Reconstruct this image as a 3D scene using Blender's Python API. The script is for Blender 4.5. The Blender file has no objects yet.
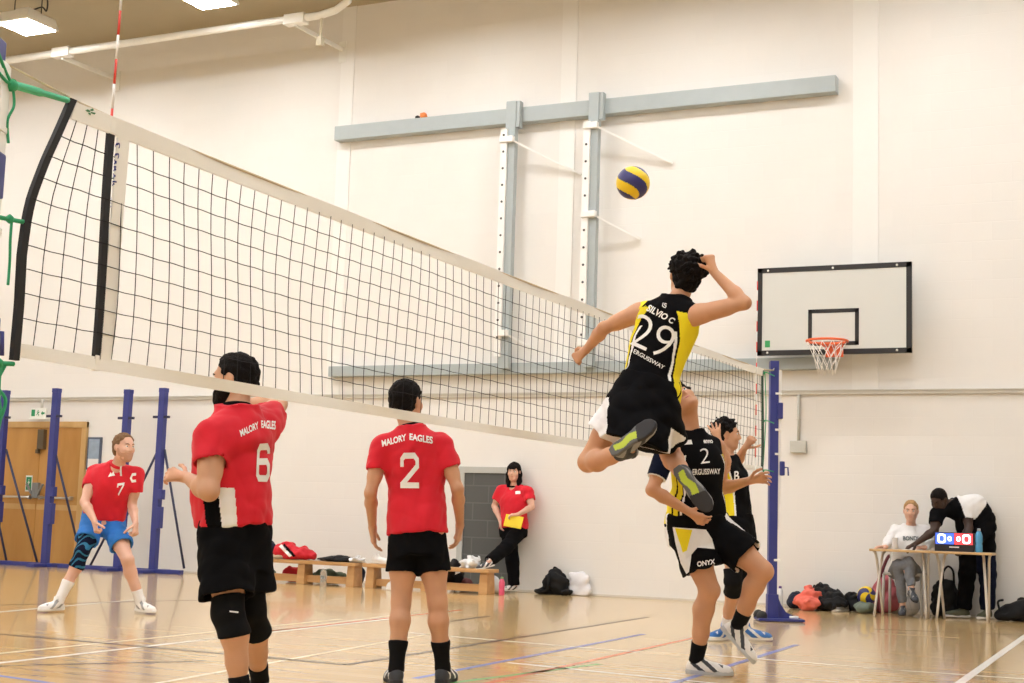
import bpy, bmesh, math, random
import numpy as np
from mathutils import Vector, Matrix
from mathutils.bvhtree import BVHTree

S = bpy.context.scene
COL = S.collection
random.seed(5)

# ------------------------------------------------------------------ camera
# world: x along the end wall, y along the net towards that wall, z up; origin under the near antenna
FPX = 1442.51                                   # focal length in pixels of a 1024 px wide frame
EYE = np.array([3.808, -4.280, 0.9223])
_pitch, _roll, _yaw = 0.1215, 0.0317, 0.4466
def _axes():
    cp, sp = math.cos(_pitch), math.sin(_pitch)
    F = np.array([0, cp, sp]); R0 = np.array([1., 0, 0]); U0 = np.array([0, -sp, cp])
    c, s = math.cos(_roll), math.sin(_roll)
    R = R0*c + U0*s; U = -R0*s + U0*c
    M = np.array([[math.cos(_yaw), -math.sin(_yaw), 0], [math.sin(_yaw), math.cos(_yaw), 0], [0, 0, 1.]])
    return M@R, M@U, M@F
RGT, UPV, FWD = _axes()
FH = np.array([FWD[0], FWD[1], 0]); FH /= np.linalg.norm(FH)      # horizontal viewing direction
RH = np.array([FH[1], -FH[0], 0])                                  # horizontal right
cd = bpy.data.cameras.new('camera'); cam = bpy.data.objects.new('camera', cd); COL.objects.link(cam)
cd.sensor_width = 36; cd.sensor_fit = 'HORIZONTAL'; cd.lens = FPX*36/1024; cd.clip_end = 200
cam.matrix_world = Matrix(((RGT[0], UPV[0], -FWD[0], EYE[0]), (RGT[1], UPV[1], -FWD[1], EYE[1]),
                           (RGT[2], UPV[2], -FWD[2], EYE[2]), (0, 0, 0, 1)))
S.camera = cam

# ------------------------------------------------------------------ light and exposure
wd = bpy.data.worlds.new('hall_air'); S.world = wd; wd.use_nodes = True
wd.node_tree.nodes['Background'].inputs[0].default_value = (1.0, 0.96, 0.9, 1)
wd.node_tree.nodes['Background'].inputs[1].default_value = 0.0
S.view_settings.view_transform = 'Standard'; S.view_settings.look = 'None'
S.view_settings.gamma = 1.0; S.view_settings.use_curve_mapping = False
S.view_settings.exposure = 0.50
LAMP_POWER = 46.0                                # emission of every ceiling lamp's diffuser

# ------------------------------------------------------------------ small helpers
def vec(*a): return np.array(a, dtype=float)
def unit(a): a = np.asarray(a, float); return a/np.linalg.norm(a)
def ray(u, v): return FWD + RGT*(u-512)/FPX - UPV*(v-341.5)/FPX
def at(u, v, hd=None, x=None, y=None, z=None):
    """the place seen at photo pixel (u, v), at a horizontal distance hd or on a plane x / y / z"""
    r = ray(u, v)
    if hd is not None: t = hd/(r@FH)
    elif x is not None: t = (x-EYE[0])/r[0]
    elif y is not None: t = (y-EYE[1])/r[1]
    else: t = (z-EYE[2])/r[2]
    return EYE + r*t

def tag(o, label=None, cat=None, group=None, kind=None):
    if label: o['label'] = label
    if cat: o['category'] = cat
    if group: o['group'] = group
    if kind: o['kind'] = kind
    return o
def worldpos(o):
    p = Vector((0, 0, 0))
    while o is not None: p += o.location; o = o.parent
    return p
def thing(name, loc, label, cat, group=None):
    o = bpy.data.objects.new(name, None); o.location = tuple(loc); o.empty_display_size = .1
    COL.objects.link(o); return tag(o, label, cat, group)
def link(name, me, parent=None, loc=None):
    """link a mesh given in world coordinates as one object; loc is a top-level object's own base point"""
    o = bpy.data.objects.new(name, me); COL.objects.link(o)
    off = worldpos(parent) if parent is not None else Vector(tuple(loc) if loc is not None else (0, 0, 0))
    if off.length > 0: me.transform(Matrix.Translation(-off))
    if parent is not None: o.parent = parent
    elif loc is not None: o.location = off
    return o
def dup(root, loc, rotz=0, label=None, group=None):
    r = root.copy(); COL.objects.link(r); r.location = tuple(loc); r.rotation_euler = (0, 0, rotz)
    if label: r['label'] = label
    if group: r['group'] = group
    for ch in root.children:
        c = ch.copy(); COL.objects.link(c); c.parent = r
        for g in ch.children:
            d = g.copy(); COL.objects.link(d); d.parent = c
    return r

# ------------------------------------------------------------------ materials
MATS = {}
def mat(name, col, rough=.6, spec=.4, metal=0, var=.06, scale=8, bump=0, bscale=60, coat=0, trans=0, sheen=0, alpha=None):
    if name in MATS: return MATS[name]
    m = bpy.data.materials.new(name); m.use_nodes = True; nt = m.node_tree; N = nt.nodes; L = nt.links
    b = N['Principled BSDF']
    b.inputs['Roughness'].default_value = rough; b.inputs['Metallic'].default_value = metal
    b.inputs['Specular IOR Level'].default_value = spec
    b.inputs['Coat Weight'].default_value = coat; b.inputs['Transmission Weight'].default_value = trans
    b.inputs['Sheen Weight'].default_value = sheen
    if alpha is not None: b.inputs['Alpha'].default_value = alpha
    tc = N.new('ShaderNodeTexCoord'); nz = N.new('ShaderNodeTexNoise')
    nz.inputs['Scale'].default_value = scale; nz.inputs['Detail'].default_value = 3
    L.new(tc.outputs['Object'], nz.inputs['Vector'])
    mx = N.new('ShaderNodeMix'); mx.data_type = 'RGBA'
    c = np.array(col[:3])
    mx.inputs[6].default_value = (*np.clip(c*(1-var), 0, 1), 1); mx.inputs[7].default_value = (*np.clip(c*(1+var), 0, 1), 1)
    L.new(nz.outputs['Fac'], mx.inputs[0]); L.new(mx.outputs[2], b.inputs['Base Color'])
    if bump:
        n2 = N.new('ShaderNodeTexNoise'); n2.inputs['Scale'].default_value = bscale
        L.new(tc.outputs['Object'], n2.inputs['Vector'])
        bp = N.new('ShaderNodeBump'); bp.inputs['Strength'].default_value = bump; bp.inputs['Distance'].default_value = .01
        L.new(n2.outputs['Fac'], bp.inputs['Height']); L.new(bp.outputs['Normal'], b.inputs['Normal'])
    MATS[name] = m; return m
def emit(name, col, power):
    if name in MATS: return MATS[name]
    m = bpy.data.materials.new(name); m.use_nodes = True; N = m.node_tree.nodes
    b = N['Principled BSDF']; b.inputs['Base Color'].default_value = (*col, 1)
    b.inputs['Emission Color'].default_value = (*col, 1); b.inputs['Emission Strength'].default_value = power
    MATS[name] = m; return m
def courses(name, col, mortar, bw, bh, msize=.012, rough=.7, bumpd=.004, axis='xz', warm=None):
    m = bpy.data.materials.new(name); m.use_nodes = True; nt = m.node_tree; N = nt.nodes; L = nt.links
    b = N['Principled BSDF']; b.inputs['Roughness'].default_value = rough; b.inputs['Specular IOR Level'].default_value = .3
    tc = N.new('ShaderNodeTexCoord'); sx = N.new('ShaderNodeSeparateXYZ'); cx = N.new('ShaderNodeCombineXYZ')
    L.new(tc.outputs['Object'], sx.inputs[0])
    L.new(sx.outputs[{'x': 0, 'y': 1}[axis[0]]], cx.inputs[0]); L.new(sx.outputs[2], cx.inputs[1])
    br = N.new('ShaderNodeTexBrick'); br.inputs['Scale'].default_value = 1
    br.inputs['Brick Width'].default_value = bw; br.inputs['Row Height'].default_value = bh
    br.inputs['Mortar Size'].default_value = msize; br.inputs['Mortar Smooth'].default_value = .6
    c = np.array(col)
    br.inputs['Color1'].default_value = (*c, 1); br.inputs['Color2'].default_value = (*(c*.985), 1); br.inputs['Mortar'].default_value = (*mortar, 1)
    L.new(cx.outputs[0], br.inputs['Vector'])
    nz = N.new('ShaderNodeTexNoise'); nz.inputs['Scale'].default_value = .8; nz.inputs['Detail'].default_value = 4
    L.new(tc.outputs['Object'], nz.inputs['Vector'])
    mx = N.new('ShaderNodeMix'); mx.data_type = 'RGBA'; mx.blend_type = 'MULTIPLY'; mx.inputs[0].default_value = 1
    rp = N.new('ShaderNodeValToRGB'); rp.color_ramp.elements[0].color = (.95, .94, .93, 1); rp.color_ramp.elements[1].color = (1, 1, 1, 1)
    L.new(nz.outputs['Fac'], rp.inputs[0]); L.new(br.outputs['Color'], mx.inputs[6]); L.new(rp.outputs[0], mx.inputs[7])
    L.new(mx.outputs[2], b.inputs['Base Color'])
    bp = N.new('ShaderNodeBump'); bp.invert = True; bp.inputs['Strength'].default_value = .5; bp.inputs['Distance'].default_value = bumpd
    L.new(br.outputs['Fac'], bp.inputs['Height']); L.new(bp.outputs['Normal'], b.inputs['Normal'])
    MATS[name] = m; return m
def wood(name, c1, c2, scale, rough=.4, spec=.4, planks=None, coat=0):
    """grain stretched along object y (floor boards) or z; planks = (length, width) lays boards along y"""
    m = bpy.data.materials.new(name); m.use_nodes = True; nt = m.node_tree; N = nt.nodes; L = nt.links
    b = N['Principled BSDF']; b.inputs['Roughness'].default_value = rough; b.inputs['Specular IOR Level'].default_value = spec
    b.inputs['Coat Weight'].default_value = coat
    tc = N.new('ShaderNodeTexCoord'); mp = N.new('ShaderNodeMapping'); mp.inputs['Scale'].default_value = scale
    L.new(tc.outputs['Object'], mp.inputs['Vector'])
    nz = N.new('ShaderNodeTexNoise'); nz.inputs['Scale'].default_value = 1; nz.inputs['Detail'].default_value = 5
    L.new(mp.outputs[0], nz.inputs['Vector'])
    rp = N.new('ShaderNodeValToRGB'); rp.color_ramp.elements[0].position = .3; rp.color_ramp.elements[1].position = .7
    rp.color_ramp.elements[0].color = (*c1, 1); rp.color_ramp.elements[1].color = (*c2, 1)
    L.new(nz.outputs['Fac'], rp.inputs[0]); out = rp.outputs[0]
    if planks:
        sx = N.new('ShaderNodeSeparateXYZ'); cx = N.new('ShaderNodeCombineXYZ')
        L.new(tc.outputs['Object'], sx.inputs[0]); L.new(sx.outputs[0], cx.inputs[0]); L.new(sx.outputs[1], cx.inputs[1])
        br = N.new('ShaderNodeTexBrick'); br.inputs['Scale'].default_value = 1
        br.inputs['Brick Width'].default_value = planks[0]; br.inputs['Row Height'].default_value = planks[1]
        br.inputs['Mortar Size'].default_value = .0012
        br.inputs['Color1'].default_value = (1, 1, 1, 1); br.inputs['Color2'].default_value = (.84, .80, .74, 1)
        br.inputs['Mortar'].default_value = (.55, .45, .35, 1)
        L.new(cx.outputs[0], br.inputs['Vector'])
        mx = N.new('ShaderNodeMix'); mx.data_type = 'RGBA'; mx.blend_type = 'MULTIPLY'; mx.inputs[0].default_value = 1
        L.new(out, mx.inputs[6]); L.new(br.outputs['Color'], mx.inputs[7]); out = mx.outputs[2]
    L.new(out, b.inputs['Base Color']); MATS[name] = m; return m

# ------------------------------------------------------------------ mesh builder
class MB:
    def __init__(s): s.bm = bmesh.new()
    def box(s, lo, hi, bevel=.004, M=None, mi=0, taper=None):
        c = (np.array(lo)+np.array(hi))/2; d = np.array(hi)-np.array(lo)
        r = bmesh.ops.create_cube(s.bm, size=1, matrix=Matrix.Translation(tuple(c)) @ Matrix.Diagonal((*d, 1)))
        vs = r['verts']
        if taper:
            for v in vs:
                if v.co.z > c[2]: v.co.x = c[0]+(v.co.x-c[0])*taper; v.co.y = c[1]+(v.co.y-c[1])*taper
        if M is not None:
            for v in vs: v.co = M @ v.co
        es = list({e for v in vs for e in v.link_edges}); fs = {f for v in vs for f in v.link_faces}
        for f in fs: f.material_index = mi
        if bevel:
            b = min(bevel, min(d)*.4)
            bmesh.ops.bevel(s.bm, geom=es, offset=b, segments=2, affect='EDGES', profile=.6)
        return s
    def bar(s, a, b, w, h, up=(0, 0, 1), bevel=.003):
        a = Vector(tuple(a)); b = Vector(tuple(b)); z = (b-a); l = z.length; z.normalize()
        u = Vector(up); x = u.cross(z)
        if x.length < 1e-4: x = Vector((1, 0, 0)).cross(z)
        x.normalize(); y = z.cross(x)
        M = Matrix(((x.x, y.x, z.x, a.x), (x.y, y.y, z.y, a.y), (x.z, y.z, z.z, a.z), (0, 0, 0, 1)))
        return s.box((-w/2, -h/2, 0), (w/2, h/2, l), bevel, M)
    def tube(s, pts, r, n=8, caps=True, mi=0):
        pts = [Vector(tuple(p)) for p in pts]; k = len(pts); rs = r if hasattr(r, '__len__') else [r]*k
        ref = None; rings = []
        for i, p in enumerate(pts):
            t = (pts[min(i+1, k-1)]-pts[max(i-1, 0)]).normalized()
            if ref is None:
                ref = t.orthogonal().normalized()
            else:
                ref = (ref - t*ref.dot(t)); ref = ref.normalized() if ref.length > 1e-6 else t.orthogonal().normalized()
            q = t.cross(ref)
            rings.append([s.bm.verts.new(p+(ref*math.cos(2*math.pi*j/n)+q*math.sin(2*math.pi*j/n))*rs[i]) for j in range(n)])
        for i in range(k-1):
            for j in range(n):
                f = s.bm.faces.new((rings[i][j], rings[i][(j+1) % n], rings[i+1][(j+1) % n], rings[i+1][j])); f.smooth = True; f.material_index = mi
        if caps:
            for rg in (list(reversed(rings[0])), rings[-1]):
                f = s.bm.faces.new(rg); f.material_index = mi
        return s
    def ring(s, c, ax, R, r, n=24, m=8, flat=1):
        c = Vector(tuple(c)); ax = Vector(tuple(ax)).normalized(); x = ax.orthogonal().normalized(); y = ax.cross(x); rg = []
        for i in range(n):
            a = 2*math.pi*i/n; o = x*math.cos(a)+y*math.sin(a)
            rg.append([s.bm.verts.new(c+o*R+(o*math.cos(2*math.pi*j/m)*r+ax*math.sin(2*math.pi*j/m)*r*flat)) for j in range(m)])
        for i in range(n):
            for j in range(m):
                f = s.bm.faces.new((rg[i][j], rg[(i+1) % n][j], rg[(i+1) % n][(j+1) % m], rg[i][(j+1) % m])); f.smooth = True
        return s
    def lathe(s, prof, c=(0, 0, 0), n=20, ax=(0, 0, 1)):
        c = Vector(tuple(c)); ax = Vector(ax).normalized(); x = ax.orthogonal().normalized(); y = ax.cross(x); rg = []
        for r, z in prof:
            rg.append([s.bm.verts.new(c+ax*z+(x*math.cos(2*math.pi*j/n)+y*math.sin(2*math.pi*j/n))*max(r, 1e-4)) for j in range(n)])
        for i in range(len(prof)-1):
            for j in range(n):
                f = s.bm.faces.new((rg[i][j], rg[i][(j+1) % n], rg[i+1][(j+1) % n], rg[i+1][j])); f.smooth = True
        s.bm.faces.new(list(reversed(rg[0]))); s.bm.faces.new(rg[-1]); return s
    def prism(s, poly, M, depth, bevel=0):
        """poly: 2-D outline in the xy plane of M, extruded by depth along M's z"""
        vs = [s.bm.verts.new(M @ Vector((p[0], p[1], 0))) for p in poly]
        ve = [s.bm.verts.new(M @ Vector((p[0], p[1], depth))) for p in poly]; n = len(poly)
        s.bm.faces.new(list(reversed(vs))); s.bm.faces.new(ve)
        for i in range(n): s.bm.faces.new((vs[i], vs[(i+1) % n], ve[(i+1) % n], ve[i]))
        return s
    def quad(s, a, b, c, d):
        s.bm.faces.new([s.bm.verts.new(tuple(p)) for p in (a, b, c, d)]); return s
    def mesh(s, name, mats):
        bmesh.ops.recalc_face_normals(s.bm, faces=s.bm.faces)
        me = bpy.data.meshes.new(name); s.bm.to_mesh(me); s.bm.free()
        for m in (mats if isinstance(mats, (list, tuple)) else [mats]): me.materials.append(m)
        return me
    def build(s, name, mats, parent=None, loc=None):
        return link(name, s.mesh(name, mats), parent, loc)
def frame(o, x, y, z):
    return Matrix(((x[0], y[0], z[0], o[0]), (x[1], y[1], z[1], o[1]), (x[2], y[2], z[2], o[2]), (0, 0, 0, 1)))
def struct(o): o['kind'] = 'structure'; return o
def curve(pts, n=8):
    """smooth curve through the points"""
    P = [np.array(p, float) for p in pts]; out = []
    for i in range(len(P)-1):
        p0, p1, p2, p3 = P[max(i-1, 0)], P[i], P[i+1], P[min(i+2, len(P)-1)]
        for k in range(n):
            t = k/n
            out.append(.5*((2*p1)+(-p0+p2)*t+(2*p0-5*p1+4*p2-p3)*t*t+(-p0+3*p1-3*p2+p3)*t**3))
    out.append(P[-1]); return out

# ------------------------------------------------------------------ sculpting field: smooth unions of rounded forms, meshed as one surface
class Field:
    def __init__(s, pts, pad, vs):
        P = np.array(pts, float); s.lo = P.min(0)-pad; s.vs = vs
        s.n = np.maximum(np.ceil((P.max(0)+pad-s.lo)/vs).astype(int)+1, 4)
        s.D = np.full(s.n, 1.0, np.float32)
        s.ax = [(s.lo[i]+vs*np.arange(s.n[i])).astype(np.float32) for i in range(3)]
        s.amp = 0; s.waves = None
    def _sl(s, lo, hi):
        a = np.clip(np.floor((np.array(lo)-s.lo)/s.vs).astype(int), 0, s.n); b = np.clip(np.ceil((np.array(hi)-s.lo)/s.vs).astype(int)+1, 0, s.n)
        if (b <= a).any(): return None, None
        sl = tuple(slice(a[i], b[i]) for i in range(3))
        return sl, (s.ax[0][sl[0]][:, None, None], s.ax[1][sl[1]][None, :, None], s.ax[2][sl[2]][None, None, :])
    def op(s, fn, lo, hi, k=.02, mode='add'):
        m = k+s.vs*3; sl, P = s._sl(np.array(lo)-m, np.array(hi)+m)
        if sl is None: return
        d = fn(*P).astype(np.float32); D = s.D[sl]
        if mode == 'add':
            h = np.maximum(k-np.abs(D-d), 0)/max(k, 1e-6); s.D[sl] = np.minimum(D, d)-h*h*k/4
        elif mode == 'cut':
            d = -d; h = np.maximum(k-np.abs(D-d), 0)/max(k, 1e-6); s.D[sl] = np.maximum(D, d)+h*h*k/4
    def everywhere(s, fn, k=.01):
        """keep only where fn < 0"""
        d = fn(s.ax[0][:, None, None], s.ax[1][None, :, None], s.ax[2][None, None, :])
        h = np.maximum(k-np.abs(s.D-d), 0)/k; s.D = (np.maximum(s.D, d)+h*h*k/4).astype(np.float32)
    def cap(s, a, b, ra, rb, k=.02, mode='add', end=None, start=None):
        """tapered capsule; end/start='flat' slices it square"""
        a = np.asarray(a, float); b = np.asarray(b, float); ab = b-a; L2 = ab@ab; L = math.sqrt(L2)
        def fn(x, y, z):
            px, py, pz = x-a[0], y-a[1], z-a[2]
            t = (px*ab[0]+py*ab[1]+pz*ab[2])/L2; tc = np.clip(t, 0, 1)
            d = np.sqrt((px-ab[0]*tc)**2+(py-ab[1]*tc)**2+(pz-ab[2]*tc)**2)-(ra+(rb-ra)*tc)
            if end == 'flat': d = np.maximum(d, (t-1)*L)
            if start == 'flat': d = np.maximum(d, -t*L)
            return d
        r = max(ra, rb); s.op(fn, np.minimum(a, b)-r, np.maximum(a, b)+r, k, mode)
    def chain(s, pts, rs, k=.015, mode='add'):
        for i in range(len(pts)-1): s.cap(pts[i], pts[i+1], rs[i], rs[i+1], k, mode)
    def ell(s, c, rad, axes=None, k=.02, mode='add', power=2):
        c = np.asarray(c, float); A = np.eye(3) if axes is None else np.asarray(axes, float); rad = np.asarray(rad, float)
        def fn(x, y, z):
            q = [x-c[0], y-c[1], z-c[2]]
            e = [(q[0]*A[i][0]+q[1]*A[i][1]+q[2]*A[i][2])/rad[i] for i in range(3)]
            if power == 2:
                k1 = np.sqrt(e[0]**2+e[1]**2+e[2]**2); k2 = np.sqrt((e[0]/rad[0])**2+(e[1]/rad[1])**2+(e[2]/rad[2])**2)
                return k1*(k1-1)/np.maximum(k2, 1e-5)
            k1 = (np.abs(e[0])**power+np.abs(e[1])**power+np.abs(e[2])**power)**(1/power)
            return (k1-1)*rad.min()
        r = rad.max(); s.op(fn, c-r, c+r, k, mode)
    def loft(s, lf, grow=0, k=.02, hmin=None, hmax=None):
        def fn(x, y, z): return lf.dist(x, y, z, grow, hmin, hmax)
        lo, hi = lf.bounds(grow); s.op(fn, lo, hi, k)
    def wrinkle(s, amp, seed, dirs=None, freq=(14, 42), n=7, stretch=(1, 1, .7)):
        rg = np.random.RandomState(seed); X, Y, Z = s.ax[0][:, None, None], s.ax[1][None, :, None], s.ax[2][None, None, :]
        w = np.zeros(s.D.shape, np.float32)
        for i in range(n):
            d = rg.normal(size=3)*np.array(stretch); d /= np.linalg.norm(d); f = rg.uniform(*freq); ph = rg.uniform(0, 6.28)
            u = (X*d[0]+Y*d[1]+Z*d[2])*f+ph+1.6*np.sin((X*d[1]-Y*d[2]+Z*d[0])*f*.45+ph)
            w += (1.1-1.8*np.abs(np.sin(u))).astype(np.float32)*np.float32(freq[0]/f)**.6
        s.D += w*np.float32(amp/math.sqrt(n))
    def mesh(s, name, mats, pick=None):
        D = s.D; D[0], D[-1] = 1, 1; D[:, 0], D[:, -1] = 1, 1; D[:, :, 0], D[:, :, -1] = 1, 1
        neg = D < 0; nx, ny, nz = s.n
        cnt = np.zeros((nx-1, ny-1, nz-1), np.uint8)
        for i in (0, 1):
            for j in (0, 1):
                for k in (0, 1): cnt += neg[i:nx-1+i, j:ny-1+j, k:nz-1+k]
        act = (cnt > 0) & (cnt < 8); I = np.argwhere(act); idx = np.full(act.shape, -1, np.int32); idx[act] = np.arange(len(I))
        acc = np.zeros((len(I), 3)); num = np.zeros(len(I))
        corners = [(i, j, k) for i in (0, 1) for j in (0, 1) for k in (0, 1)]
        val = {c: D[I[:, 0]+c[0], I[:, 1]+c[1], I[:, 2]+c[2]] for c in corners}
        for c in corners:
            for a in range(3):
                if c[a] == 0:
                    e = list(c); e[a] = 1; e = tuple(e); v0, v1 = val[c], val[e]
                    m = (v0 < 0) != (v1 < 0); t = v0[m]/(v0[m]-v1[m])
                    p = np.tile(np.array(c, float), (m.sum(), 1)); p[:, a] = t; acc[m] += p; num[m] += 1
        V = (I+acc/np.maximum(num, 1)[:, None])*s.vs+s.lo
        Q = []
        for a in range(3):
            b, c = (a+1) % 3, (a+2) % 3
            s0 = [slice(None)]*3; s1 = [slice(None)]*3; s0[a] = slice(0, s.n[a]-1); s1[a] = slice(1, s.n[a])
            n0, n1 = neg[tuple(s0)], neg[tuple(s1)]; E = np.argwhere(n0 != n1)
            fl = n0[E[:, 0], E[:, 1], E[:, 2]]
            def cell(db, dc):
                q = E.copy(); q[:, b] -= db; q[:, c] -= dc; return idx[q[:, 0], q[:, 1], q[:, 2]]
            quad = np.stack([cell(1, 1), cell(0, 1), cell(0, 0), cell(1, 0)], 1)
            quad[~fl] = quad[~fl][:, ::-1]; Q.append(quad)
        Q = np.concatenate(Q); Q = Q[(Q >= 0).all(1)]
        # one relaxation pass removes voxel terracing
        for lam in (.5, .5):
            S1 = np.zeros_like(V); n1 = np.zeros(len(V))
            for i in range(4):
                j = Q[:, (i+1) % 4]; np.add.at(S1, Q[:, i], V[j]); np.add.at(n1, Q[:, i], 1)
                np.add.at(S1, j, V[Q[:, i]]); np.add.at(n1, j, 1)
            V = V+(S1/np.maximum(n1, 1)[:, None]-V)*lam
        me = bpy.data.meshes.new(name)
        me.vertices.add(len(V)); me.vertices.foreach_set('co', V.astype(np.float32).ravel())
        me.loops.add(len(Q)*4); me.loops.foreach_set('vertex_index', Q.astype(np.int32).ravel())
        me.polygons.add(len(Q)); me.polygons.foreach_set('loop_start', np.arange(0, len(Q)*4, 4, dtype=np.int32))
        me.polygons.foreach_set('use_smooth', np.ones(len(Q), bool))
        for m in (mats if isinstance(mats, (list, tuple)) else [mats]): me.materials.append(m)
        if pick is not None:
            me.polygons.foreach_set('material_index', pick(V[Q].mean(1)).astype(np.int32))
        me.update(); me.validate(); return me

class Loft:
    """elliptical sections strung along a bent spine"""
    def __init__(s, st, rt0, rt1):
        # st: list of (t, centre, half width, half depth); rt0/rt1: right-hand axes at the bottom and the top
        s.c0 = np.array(st[0][1]); A = np.array(st[-1][1])-s.c0; s.A = A/np.linalg.norm(A)
        P = np.array([[*(np.array(c)), hw, hd] for _, c, hw, hd in st]); h = (P[:, :3]-s.c0)@s.A
        hh = np.linspace(h[0], h[-1], 80); W = []
        for q in hh:                               # gaussian-smoothed stations
            u = np.linspace(q-.04, q+.04, 9); W.append(np.mean([[np.interp(x, h, P[:, i]) for i in range(5)] for x in u], 0))
        s.h = hh; s.P = np.array(W); s.r0 = unit(rt0); s.r1 = unit(rt1); s.h0, s.h1 = h[0], h[-1]
    def local(s, x, y, z):
        hx = (x-s.c0[0])*s.A[0]+(y-s.c0[1])*s.A[1]+(z-s.c0[2])*s.A[2]
        f = lambda i: np.interp(hx.ravel(), s.h, s.P[:, i]).reshape(hx.shape)
        q = [x-f(0), y-f(1), z-f(2)]
        w = np.clip((hx-s.h0)/(s.h1-s.h0), 0, 1)
        r = [s.r0[i]+(s.r1[i]-s.r0[i])*w for i in range(3)]
        l = np.sqrt(r[0]**2+r[1]**2+r[2]**2); r = [a/l for a in r]
        X = q[0]*r[0]+q[1]*r[1]+q[2]*r[2]
        g = [r[1]*0, 0, 0]
        # forward = up x right
        fw = [s.A[1]*r[2]-s.A[2]*r[1], s.A[2]*r[0]-s.A[0]*r[2], s.A[0]*r[1]-s.A[1]*r[0]]
        Y = q[0]*fw[0]+q[1]*fw[1]+q[2]*fw[2]
        return X, Y, hx, f(3), f(4)
    def dist(s, x, y, z, grow, hmin=None, hmax=None):
        X, Y, h, a, b = s.local(x, y, z); a = a+grow; b = b+grow
        e1, e2 = X/a, Y/b; k1 = np.sqrt(e1**2+e2**2); k2 = np.sqrt((e1/a)**2+(e2/b)**2)
        d = k1*(k1-1)/np.maximum(k2, 1e-4)
        d = np.maximum(d, (s.h0 if hmin is None else hmin)-h); return np.maximum(d, h-(s.h1 if hmax is None else hmax))
    def bounds(s, grow):
        m = (s.P[:, 3:].max(1)+grow)[:, None]; return (s.P[:, :3]-m).min(0)-.03, (s.P[:, :3]+m).max(0)+.03
    def theta(s, C):
        X, Y, h, a, b = s.local(C[:, 0], C[:, 1], C[:, 2]); return np.degrees(np.arctan2(X/a, Y/b)), (h-s.h0)/(s.h1-s.h0)

# ------------------------------------------------------------------ prints laid on the surface of a garment
def text_mesh(txt, bold=0, slant=0, spacing=1):
    c = bpy.data.curves.new('t', 'FONT'); c.body = txt; c.offset = bold; c.shear = slant; c.resolution_u = 4; c.space_character = spacing
    o = bpy.data.objects.new('t', c); COL.objects.link(o); bpy.context.view_layer.update()
    me = bpy.data.meshes.new_from_object(o.evaluated_get(bpy.context.evaluated_depsgraph_get()))
    bpy.data.objects.remove(o); bm = bmesh.new(); bm.from_mesh(me); bpy.data.meshes.remove(me); bpy.data.curves.remove(c)
    return bm
def poly_mesh(polys):
    bm = bmesh.new()
    for p in polys: bm.faces.new([bm.verts.new((a, b, 0)) for a, b in p])
    bmesh.ops.triangulate(bm, faces=bm.faces); return bm
def strokes_mesh(strokes, w):
    """block lettering from polylines in a unit box"""
    bm = bmesh.new()
    for st in strokes:
        P = [Vector((a, b)) for a, b in st]; k = len(P); closed = (P[0]-P[-1]).length < 1e-6
        if closed: P = P[:-1]; k -= 1
        Lf, Rt = [], []
        for i in range(k):
            a = P[i-1] if (i > 0 or closed) else P[i]; b = P[(i+1) % k] if (i < k-1 or closed) else P[i]
            d0 = (P[i]-a); d1 = (b-P[i]); d0 = d0.normalized() if d0.length > 1e-6 else d1.normalized(); d1 = d1.normalized() if d1.length > 1e-6 else d0
            t = (d0+d1).normalized(); n = Vector((-t.y, t.x)); cs = max(n.dot(Vector((-d0.y, d0.x))), .5)
            Lf.append(bm.verts.new((*(P[i]+n*w/cs), 0))); Rt.append(bm.verts.new((*(P[i]-n*w/cs), 0)))
        for i in range(k if closed else k-1):
            j = (i+1) % k; bm.faces.new((Lf[i], Rt[i], Rt[j], Lf[j]))
    return bm
def decal(name, bm, quad, target, m, off=.003, parent=None, step=.02, fit=True):
    """press a flat drawing onto the target; quad = photo pixels of its lower-left, lower-right, upper-right, upper-left"""
    bmesh.ops.triangulate(bm, faces=bm.faces)
    xs = [v.co.x for v in bm.verts]; ys = [v.co.y for v in bm.verts]
    x0, x1, y0, y1 = (min(xs), max(xs), min(ys), max(ys)) if fit else (0, 1, 0, 1)
    for v in bm.verts: v.co.x = (v.co.x-x0)/(x1-x0); v.co.y = (v.co.y-y0)/(y1-y0)
    for _ in range(4):
        es = [e for e in bm.edges if e.calc_length() > step*2]
        if not es: break
        bmesh.ops.subdivide_edges(bm, edges=es, cuts=1); bmesh.ops.triangulate(bm, faces=bm.faces)
    off_w = worldpos(target); me = target.data
    n = len(me.vertices); co = np.zeros(n*3, np.float32); me.vertices.foreach_get('co', co); co = co.reshape(-1, 3)+np.array(off_w)
    tree = getattr(decal, 'cache', {}).get(target.name)
    if tree is None:
        tree = BVHTree.FromPolygons(co.tolist(), [tuple(p.vertices) for p in me.polygons])
        decal.cache = {**getattr(decal, 'cache', {}), target.name: tree}
    q = np.array(quad, float); dead = []
    for v in bm.verts:
        s_, t_ = v.co.x, v.co.y
        uv = (q[0]*(1-s_)+q[1]*s_)*(1-t_)+(q[3]*(1-s_)+q[2]*s_)*t_
        d = Vector(tuple(unit(ray(*uv)))); hit, nrm, _, _ = tree.ray_cast(Vector(tuple(EYE)), d)
        if hit is None: dead.append(v); continue
        if nrm.dot(d) > 0: nrm = -nrm
        v.co = hit+nrm*off
    if dead: bmesh.ops.delete(bm, geom=dead, context='VERTS')
    mm = bpy.data.meshes.new(name); bm.to_mesh(mm); bm.free(); mm.materials.append(m)
    return link(name, mm, parent if parent is not None else target)

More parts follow.
